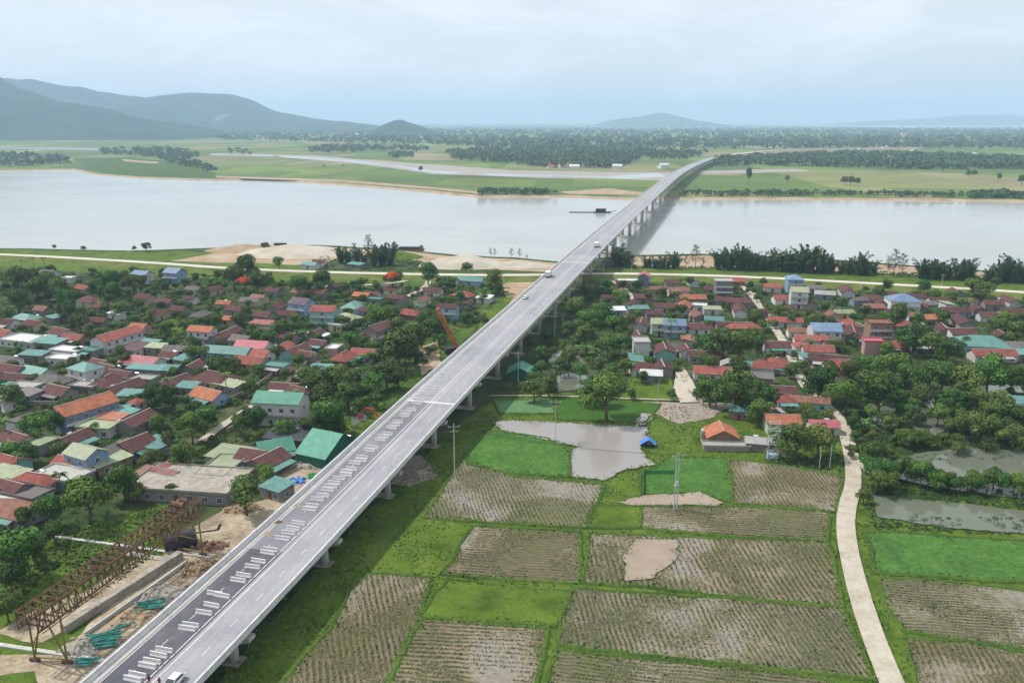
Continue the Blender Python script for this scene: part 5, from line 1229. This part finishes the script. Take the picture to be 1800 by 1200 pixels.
# ------------------------------------------------------------------ machines
def tracks(o, L_=3.6, w=.5, gap=2.2):
    for s_ in (-1,1):
        b = MB(); pts = []
        for i in range(12):
            a = math.pi/2 + math.pi*i/11; pts.append((-L_/2+.4+.4*math.cos(a), .42+.4*math.sin(a)))
        for i in range(12):
            a = -math.pi/2 + math.pi*i/11; pts.append((L_/2-.4+.4*math.cos(a), .42+.4*math.sin(a)))
        b.prism(pts, s_*gap/2-w/2, s_*gap/2+w/2); b.build('track', M['rubber'], o)
c = P(796,622); o = thing('crawler_crane', (c.x,c.y,G), R(25), 'tall orange-brown crawler rig with a leaning lattice mast left of the bridge', 'crane')
tracks(o, 5.5,.8,3.4)
b = MB(); b.box(-2.6,2.4,-1.5,1.5,1.0,2.9); b.box(-3.4,-2.6,-1.4,1.4,1.1,2.5); b.build('body', M['dark_steel'], o)
b = MB(); b.box(1.0,2.5,-2.3,-1.52,1.2,3.1); b.build('cab', M['crane_orange'], o)
b = MB(); mx_, my_ = proj((c.x,c.y,G+2))
top = Vector((-7.2, 2.6, zof(c.x-5.5, c.y-1, 545)-G)); base = Vector((2.2,0,1.6))
top = Matrix.Rotation(-R(25),3,'Z') @ Vector((-5.6,.5,0)) + Vector((0,0,zof(c.x-5.6,c.y,546)-G))
axis = (top-base); q_ = axis.to_track_quat('Z','Y'); Lm = axis.length
def mp_(x,y,z): return base + q_ @ Vector((x,y,z))
for x_,y_ in ((-.7,-.7),(.7,-.7),(.7,.7),(-.7,.7)): b.tube(mp_(x_,y_,0), mp_(x_*.9,y_*.9,Lm), .27, n=5)
i = 0
while i < Lm-1.4:
    for (x0,y0_),(x1,y1_) in (((-.7,-.7),(.7,-.7)),((.7,-.7),(.7,.7)),((.7,.7),(-.7,.7)),((-.7,.7),(-.7,-.7))):
        b.tube(mp_(x0,y0_,i), mp_(x1,y1_,i+1.4), .09, n=4); b.tube(mp_(x0,y0_,i), mp_(x1,y1_,i), .07, n=4)
    i += 1.4
b.build('mast', M['crane_orange'], o)
b = MB(); k0 = len(b.v); b.box(-.75,.75,-.75,.75,Lm-.4,Lm+.9); b.v[k0:] = [tuple(mp_(*v)) for v in b.v[k0:]]; b.build('mast_head', M['crane_orange'], o)
b = MB(); b.tube(mp_(.3,.3,Lm), (-2.8,.4,3.0), .05, n=4); b.tube(mp_(-.3,-.3,Lm), (-2.8,-.4,3.0), .05, n=4); b.build('stay_cable', M['dark_steel'], o)
c = P(674,748); o = thing('excavator', (c.x,c.y,G), R(158), 'red excavator with its arm stretched left beside the bridge', 'excavator')
tracks(o, 3.8,.6,2.4)
b = MB(); b.box(-2.4,1.4,-1.3,1.3,1.0,1.25); b.box(-2.4,.2,-1.3,1.3,1.25,2.2); b.build('body', M['digger_red'], o)
b = MB(); b.box(.1,1.4,.3,1.3,1.25,2.8); cb = b.build('cab', M['digger_red'], o); b = MB(); b.box(.3,1.42,.28,1.32,1.9,2.6); b.build('window', M['glass'], cb)
def beam(b, p0, p1, w0, w1, th=.35):
    p0, p1 = Vector(p0), Vector(p1); d = (p1-p0).normalized(); u = Vector((-d.z,0,d.x)); k0 = len(b.v)
    for p, w in ((p0,w0),(p1,w1)):
        for s_,t_ in ((-1,-1),(1,-1),(1,1),(-1,1)): b.v.append(tuple(p + u*w/2*s_ + Vector((0,th/2*t_,0))))
    for f in ((0,1,2,3),(7,6,5,4),(0,4,5,1),(1,5,6,2),(2,6,7,3),(3,7,4,0)): b.f.append(tuple(k0+i for i in f)); b.m.append(0)
b = MB(); beam(b,(1.0,-.3,1.5),(3.6,-.3,4.6),.5,.8); beam(b,(3.6,-.3,4.6),(6.6,-.3,4.9),.8,.4); b.build('boom', M['digger_red'], o)
b = MB(); beam(b,(6.2,-.3,5.2),(8.6,-.3,2.6),.55,.3); b.build('stick', M['digger_red'], o)
b = MB(); b.prism([(8.3,2.8),(9.2,2.5),(9.2,1.4),(8.2,1.1),(7.7,1.8)], -.8,.2); b.build('bucket', M['digger_red'], o)

# cars and trucks on the deck
def wheels(o, xs, w, r):
    for x in xs:
        for s_ in (-1,1):
            b = MB(); b.tube((x,s_*(w/2-.22),r),(x,s_*(w/2+.01),r),r,n=16); wh_ = b.build('wheel', M['rubber'], o); b = MB(); b.tube((x,s_*(w/2),r),(x,s_*(w/2+.03),r),r*.55,n=10); b.build('rim', M['steel'], wh_)
def car(Y, off, col, lb, back=False):
    p = bp(Y, off, .035); t = bp(Y+1)-bp(Y-1); o = thing('car', p, math.atan2(t.y,t.x)+(math.pi if back else 0), lb, 'car')
    b = MB(); w = 1.78
    prof = [(-2.2,.35),(2.2,.35),(2.25,.7),(1.15,.98),(-1.75,1.02),(-2.25,.85)]; b.prism(prof, -w/2, w/2)
    k0 = len(b.v); cab = [(-1.95,1.0),(1.1,.96),(.35,1.44),(-1.3,1.46)]; b.prism(cab, -w/2+.06, w/2-.06)
    for i in range(k0,len(b.v)):
        x,y,z = b.v[i]; 
        if z > 1.2: b.v[i] = (x,y*.82,z)
    bd = b.build('body', M['paintobj'], o); bd.color = (*col,1)
    m_ = bd.modifiers.new('bevel','BEVEL'); m_.width = .07; m_.segments = 2
    g = MB(); g.quad((1.06,-.74,1.02),(1.06,.74,1.02),(.40,.62,1.42),(.40,-.62,1.42)); g.build('windscreen', M['glass'], o)
    g = MB(); g.quad((-1.92,.72,1.05),(-1.92,-.72,1.05),(-1.37,-.62,1.43),(-1.37,.62,1.43)); g.build('rear_window', M['glass'], o)
    for s_ in (-1,1):
        g = MB(); g.quad((.85,s_*.848,1.04),(-1.6,s_*.848,1.04),(-1.15,s_*.72,1.40),(.25,s_*.72,1.40)); g.build('side_window', M['glass'], o)
        g = MB(); g.box(2.15,2.27,s_*.6-.18,s_*.6+.18,.58,.72); g.build('headlight', M['steel'], o)
        g = MB(); g.box(-2.27,-2.18,s_*.62-.15,s_*.62+.15,.68,.84); g.build('tail_light', M['digger_red'], o)
    wheels(o, (-1.35,1.35), w, .32); return o
def truck(Y, off, c1, c2, lb, L_=7.5, load=True, back=False):
    p = bp(Y, off, .035); t = bp(Y+1)-bp(Y-1); o = thing('truck', p, math.atan2(t.y,t.x)+(math.pi if back else 0), lb, 'truck')
    b = MB(); b.prism([(L_/2-1.9,.7),(L_/2,.7),(L_/2,1.5),(L_/2-.3,2.5),(L_/2-1.9,2.6)], -1.15,1.15); cb = b.build('cab', M['paintobj'], o); cb.color = (*c1,1)
    g = MB(); g.quad((L_/2+.01,-1,1.55),(L_/2+.01,1,1.55),(L_/2-.27,.95,2.4),(L_/2-.27,-.95,2.4)); g.build('windscreen', M['glass'], cb)
    b = MB(); b.box(-L_/2,L_/2-2.0,-.45,.45,.6,.9); b.build('chassis', M['dark_steel'], o)
    b = MB(); b.box(-L_/2,L_/2-2.0,-1.2,1.2,.9,3.0 if load else 1.7)
    cg = b.build('cargo_box', M['paintobj'], o); cg.color = (*c2,1); wheels(o, (-L_/2+1,-L_/2+2.1,L_/2-1.2), 2.3, .48)
def offs(px, py, z=.5):
    p = P(px,py,10)
    for _ in range(8): p = P(px, py, bzs(p.y)+z)
    return p.y, p.x-bx(p.y)
Y_, of_ = offs(313,1188,.7); car(Y_, of_-.1, (.75,.76,.77), 'white saloon car driving on the right lanes at the bottom of the picture', True)
Y_, of_ = offs(917,524); car(Y_, -5.6, (.75,.76,.77), 'small white car in the far left lane beside the left parapet')
Y_, of_ = offs(960,484,1); truck(Y_, -6.0, (.25,.5,.45), (.55,.68,.62), 'pale teal truck hugging the left parapet of the bridge')
Y_, of_ = offs(1054,431,1); truck(Y_, 3.0, (.75,.75,.74), (.62,.62,.6), 'white truck on the right lanes before the river', 8)

# a person walking by the loose barriers
def person(Y, off, lb):
    p = bp(Y, off, .04); o = None
    V = [(0,0,.92),(0,0,1.15),(0,0,1.38),(0,0,1.5),(0,.01,1.62),(0,.03,1.7),(.1,0,.88),(.12,.06,.48),(.13,.0,.08),(.13,.14,.04),(-.1,0,.88),(-.11,-.1,.5),(-.12,-.22,.1),(-.12,-.10,.04),(.19,0,1.38),(.26,-.04,1.1),(.27,.1,.88),(-.19,0,1.38),(-.26,.04,1.1),(-.25,.16,.9)]
    E_ = [(0,1),(1,2),(2,3),(3,4),(4,5),(0,6),(6,7),(7,8),(8,9),(0,10),(10,11),(11,12),(12,13),(2,14),(14,15),(15,16),(2,17),(17,18),(18,19)]
    RR = [.14,.13,.14,.055,.095,.09,.095,.065,.045,.04,.095,.065,.045,.04,.065,.045,.035,.065,.045,.035]
    me = bpy.data.meshes.new('body'); me.from_pydata(V, E_, []); me.materials.append(M['cloth']); b_ = link('person', me); b_.location = p
    m_ = b_.modifiers.new('skin','SKIN'); me.skin_vertices.new() if not me.skin_vertices else None
    for i, r in enumerate(RR): me.skin_vertices[0].data[i].radius = (r,r)
    me.skin_vertices[0].data[0].use_root = True
    b_.modifiers.new('sub','SUBSURF').levels = 1
    h = MB(); h.tube((0,.02,1.66),(0,.0,1.80),.115,.06,10); h.build('hair', M['rubber'], b_)
    tag(b_, lb, 'person')
Y_, of_ = offs(285,1193,.8); person(Y_, of_, 'person in dark red clothes standing beside the median lines at the bottom')
Y_, of_ = offs(268,1192,.8); person(Y_, of_-.4, 'person in dark clothes standing left of the median by the nearest barriers')

# ------------------------------------------------------------------ poles and wires
PT = {}
def pole(key, px, pb, pt_, lb, dbl=False, arms=True, r=.17):
    p = P(px,pb); h = zof(p.x,p.y,pt_)-G; o = thing('power_pole', (p.x,p.y,G), R(10), lb, 'power pole')
    for s_ in ((-.35,.35) if dbl else (0,)):
        b = MB(); b.tube((s_,0,-.2),(s_,0,h),r,r*.62,8); b.build('post', M['pole'], o)
    if arms:
        b = MB(); b.box(-1.5,1.5,-.08,.08,h-.7,h-.55); b.box(-1.1,1.1,-.08,.08,h-1.9,h-1.75); b.build('cross_arm', M['old_concrete'], o)
        for x in (-1.4,0,1.4):
            b = MB(); b.tube((x,0,h-.55 if x else h),(x,0,h-.2 if x else h+.3),.07,n=6); b.build('insulator', M['white'], o)
    if dbl:
        b = MB(); b.box(-.6,.6,-.5,.3,h*.45,h*.45+.1); b.box(-.4,.4,-.4,.2,h*.45+.1,h*.45+1.0); b.build('transformer', M['pole'], o)
    PT[key] = (p, h)
pole('a',800,872,746,'tall concrete power pole close to the right of the bridge by the paddies')
pole('b',1187,897,797,'double concrete power pole standing in the brown paddy', True)
pole('c',976,776,704,'thin power pole at the corner of the flooded paddy', r=.12)
pole('d',1156,708,672,'thin pole at the edge of the grass left of the white yard', arms=False, r=.1)
pole('e',911,672,618,'pole standing in front of the green shed')
pole('f',975,590,548,'left of the two poles behind the green shed right of the bridge')
pole('g',989,572,551,'right and shorter of the two poles behind the green shed')
pole('h',1452,900,842,'thin dark pole at the right edge of the stubble field', arms=False, r=.1)
pole('i',1440,824,786,'left of two short poles by the orange hut track', arms=False, r=.12)
pole('j',1458,824,780,'right of two short poles beside the country road', arms=False, r=.12)
pole('k',604,716,672,'pole among the trees behind the green warehouse', arms=True, r=.13)
pole('l',640,694,655,'pole at the meadow left of the bridge', arms=True, r=.13)
pole('m',1320,640,600,'pole in the middle of the right village')
pole('n',1425,706,664,'pole beside the lane in the right village')
pole('o',1110,480,455,'pole on the right dike near the bridge'); pole('p',1655,505,482,'pole on the right dike near the picture edge'); pole('q',1060,486,462,'pole just right of the bridge at the dike')
def wire(a, c, off, z):
    (p0,h0),(p1,h1) = PT[a], PT[c]; b = MB(); prev = None
    A_ = Vector((p0.x+off, p0.y, G+h0+z)); B_ = Vector((p1.x+off, p1.y, G+h1+z)); L_ = (B_-A_).length
    for i in range(13):
        t = i/12; q_ = A_.lerp(B_,t) - Vector((0,0,L_*.03*4*t*(1-t)))
        if prev is not None: b.tube(prev,q_,.02,n=3,caps=False)
        prev = q_
    return b
wl_ = [('a','b'),('a','c'),('e','f'),('f','g')]
nm_ = {'ab':'power line from the bridge-side pole to the double pole','ac':'power line from the bridge-side pole to the flooded paddy pole','ef':'power line behind the green shed','fg':'short power line between the two poles behind the shed'}
for a, c in wl_:
    o = thing('power_line', (PT[a][0].x,PT[a][0].y,G), 0, nm_[a+c], 'power line')
    for off in (-1.4,0,1.4):
        w_ = wire(a,c,off,-.2); w_.v = [(x-PT[a][0].x,y-PT[a][0].y,z-G) for x,y,z in w_.v]; w_.build('wire', M['dark_steel'], o)

# steel frame tower, tent, net fence
c = P(1357,806); hT = zof(c.x,c.y,738)-G; o = thing('frame_tower', (c.x,c.y,G), R(-5), 'slender pale steel frame tower standing in front of the orange-roofed house', 'tower')
b = MB()
for x in (-1.4,1.4):
    for y in (-1.1,1.1): b.tube((x,y,0),(x,y,hT),.09,n=5)
b.build('posts', M['steel'], o); b = MB(); k_ = 0
while k_ <= hT:
    for a_, d_ in (((-1.4,-1.1),(1.4,-1.1)),((1.4,-1.1),(1.4,1.1)),((1.4,1.1),(-1.4,1.1)),((-1.4,1.1),(-1.4,-1.1))): b.tube((*a_,k_),(*d_,k_),.06,n=4); 
    if k_+2.2 <= hT: b.tube((-1.4,-1.1,k_),(1.4,-1.1,k_+2.2),.05,n=4)
    k_ += 2.2
b.build('bracing', M['steel'], o); b = MB(); b.box(-1.3,1.3,-1.0,1.0,.05,1.6); x_ = b.build('water_box', M['wall'], o); x_.color = (.30,.42,.5,1)
c = P(1139,784); o = thing('tent', (c.x,c.y,G+.2), R(-8), 'blue tarpaulin tent at the edge of the flooded paddy', 'tent')
b = MB(); 
for s_ in (-1,1): b.quad((s_*2.3,-1.6,.7),(s_*2.3,1.8,.7),(0,1.8,2.4),(0,-1.6,2.4)); b.quad((s_*2.3,-1.5,.7),(s_*2.3,1.7,.7),(s_*2.0,1.7,0),(s_*2.0,-1.5,0))
b.tri((-2.3,1.8,.7),(2.3,1.8,.7),(0,1.8,2.4)); b.quad((-2.2,1.75,0),(2.2,1.75,0),(2.3,1.8,.7),(-2.3,1.8,.7)); b.build('canopy', M['tarp_blue'], o)
b = MB(); b.tube((0,-1.6,0),(0,-1.6,2.4),.05,n=5); b.tube((0,1.7,0),(0,1.7,2.4),.05,n=5); b.build('tent_poles', M['wood'], o)
def netfence(a, c_, lb):
    d_ = c_-a; L_ = d_.length; o = thing('net_fence', (a.x,a.y,G+.1), math.atan2(d_.y,d_.x), lb, 'fence'); n_ = max(2,int(L_/2.2)); b = MB(); b.box(0,L_,-.02,.02,.1,1.2); b.build('net', M['net_green'], o)
    b = MB(); [b.tube((L_*i/n_,0,0),(L_*i/n_,0,1.35),.05,n=5) for i in range(n_+1)]; b.build('stakes', M['wood'], o)
netfence(P(1131,834), P(1131,872), 'green net fence on the left side of the young rice plot')
netfence(P(1131,834), P(1185,834), 'green net fence along the far side of the young rice plot')
# boats on the river
c = P(1058,374,0); o = thing('dredger', (c.x,c.y,0), R(-2), 'dark dredger with a long floating pipe lying on the river left of the bridge', 'boat')
b = MB(); b.prism([(-8,-.4),(8,-.4),(10,1.2),(-9,1.2)], -2.6,2.6); b.build('hull', M['dark_steel'], o)
b = MB(); b.box(-6.5,4,-2,2,1.2,4.4); cb = b.build('cabin', M['dark_steel'], o); b = MB(); b.box(-7,4.6,-2.4,2.4,4.4,4.7); b.build('cabin_roof', M['old_concrete'], cb)
b = MB(); b.tube((-8,0,.5),(-35,2,.4),.45,n=7); b.build('floating_pipe', M['dark_steel'], o); b = MB(); b.tube((9,0,1),(15,0,2.2),.3,n=6); b.build('suction_arm', M['dark_steel'], o)
c = P(722,440,1); o = thing('barge', (c.x,c.y,.2), R(-3), 'rust red barge moored at the near bank right of the dark bamboo', 'boat')
b = MB(); b.prism([(-9,-.3),(9,-.3),(10.5,2.0),(-10.5,2.0)], -2.8,2.8); b.build('hull', M['rust'], o); b = MB(); b.box(-8.5,6.5,-2.4,2.4,2.0,3.4); b.build('cargo_cover', M['dark_steel'], o); b = MB(); b.box(7,9.2,-2,2,2.0,4.6); b.build('wheelhouse', M['wood'], o)
c = P(493,436,1); o = thing('barge', (c.x,c.y,.2), R(-3), 'dark barge moored at the near bank beyond the brown sand heap', 'boat')
b = MB(); b.prism([(-5,-.3),(5,-.3),(6,1.6),(-6,1.6)], -2,2); b.build('hull', M['dark_steel'], o); b = MB(); b.box(-4.5,4.5,-1.7,1.7,1.6,4.6); b.build('cabin', M['dark_steel'], o)

# compound walls near the houses
rnd.seed(61)
for px0,py0,px1,py1 in [(20,712,118,712),(95,708,115,688),(300,700,392,712),(385,712,440,690),(320,880,300,905),(125,690,190,700),(205,625,258,618),(230,860,270,875),(560,700,620,702),(1290,788,1350,792),(1210,690,1235,712),(1340,795,1380,800),(540,640,520,660),(480,660,440,690),(1500,600,1560,606),(1430,650,1400,640),(1210,560,1260,562),(70,722,110,740),(400,760,440,745),(1120,600,1180,606)]:
    a_, c_ = P(px0,py0), P(px1,py1); o = bar_thing('compound_wall', a_, c_, .25, 1.5, M['old_concrete'], 'w', 'wall'); later(o, 'low grey block wall', 'wall')

finish_labels()
# ------------------------------------------------------------------ smoke and haze
def volume(name, dens, col, aniso=0):
    m = bpy.data.materials.new(name); m.use_nodes = True; n = m.node_tree; n.nodes.clear(); o = n.nodes.new('ShaderNodeOutputMaterial'); v = n.nodes.new('ShaderNodeVolumePrincipled')
    v.inputs['Density'].default_value = dens; v.inputs['Color'].default_value = (*col,1); v.inputs['Anisotropy'].default_value = aniso; n.links.new(v.outputs[0], o.inputs['Volume']); return m
c = P(368,233); b = MB(); nr = 12
for i in range(12):
    t = i/11; r_ = (16+t*45)*(1 if 0 < i < 11 else .15)
    for k in range(nr):
        w_ = r_*(1+.3*noise.noise(Vector((i*.5,k*.9,2)))); b.v.append((c.x + t*t*170 + math.cos(6.283*k/nr)*w_, c.y + math.sin(6.283*k/nr)*w_, G + t*150))
for i in range(11):
    for k in range(nr): b.f.append((i*nr+k, i*nr+(k+1)%nr, (i+1)*nr+(k+1)%nr, (i+1)*nr+k)); b.m.append(0)
b.f.append(tuple(reversed(range(nr)))); b.f.append(tuple(11*nr+k for k in range(nr))); b.m += [0,0]
tag(b.build('smoke', volume('smoke', .0022, (.95,.95,.95))), kind='stuff')
HZ = HZMAX[0] + 40
b = MB(); b.box(-23500,23500,-590,23500,-1.2,HZ); hz = b.build('haze', volume('haze', 1.05e-4, (.54,.75,1.0), .1)); tag(hz, kind='stuff')
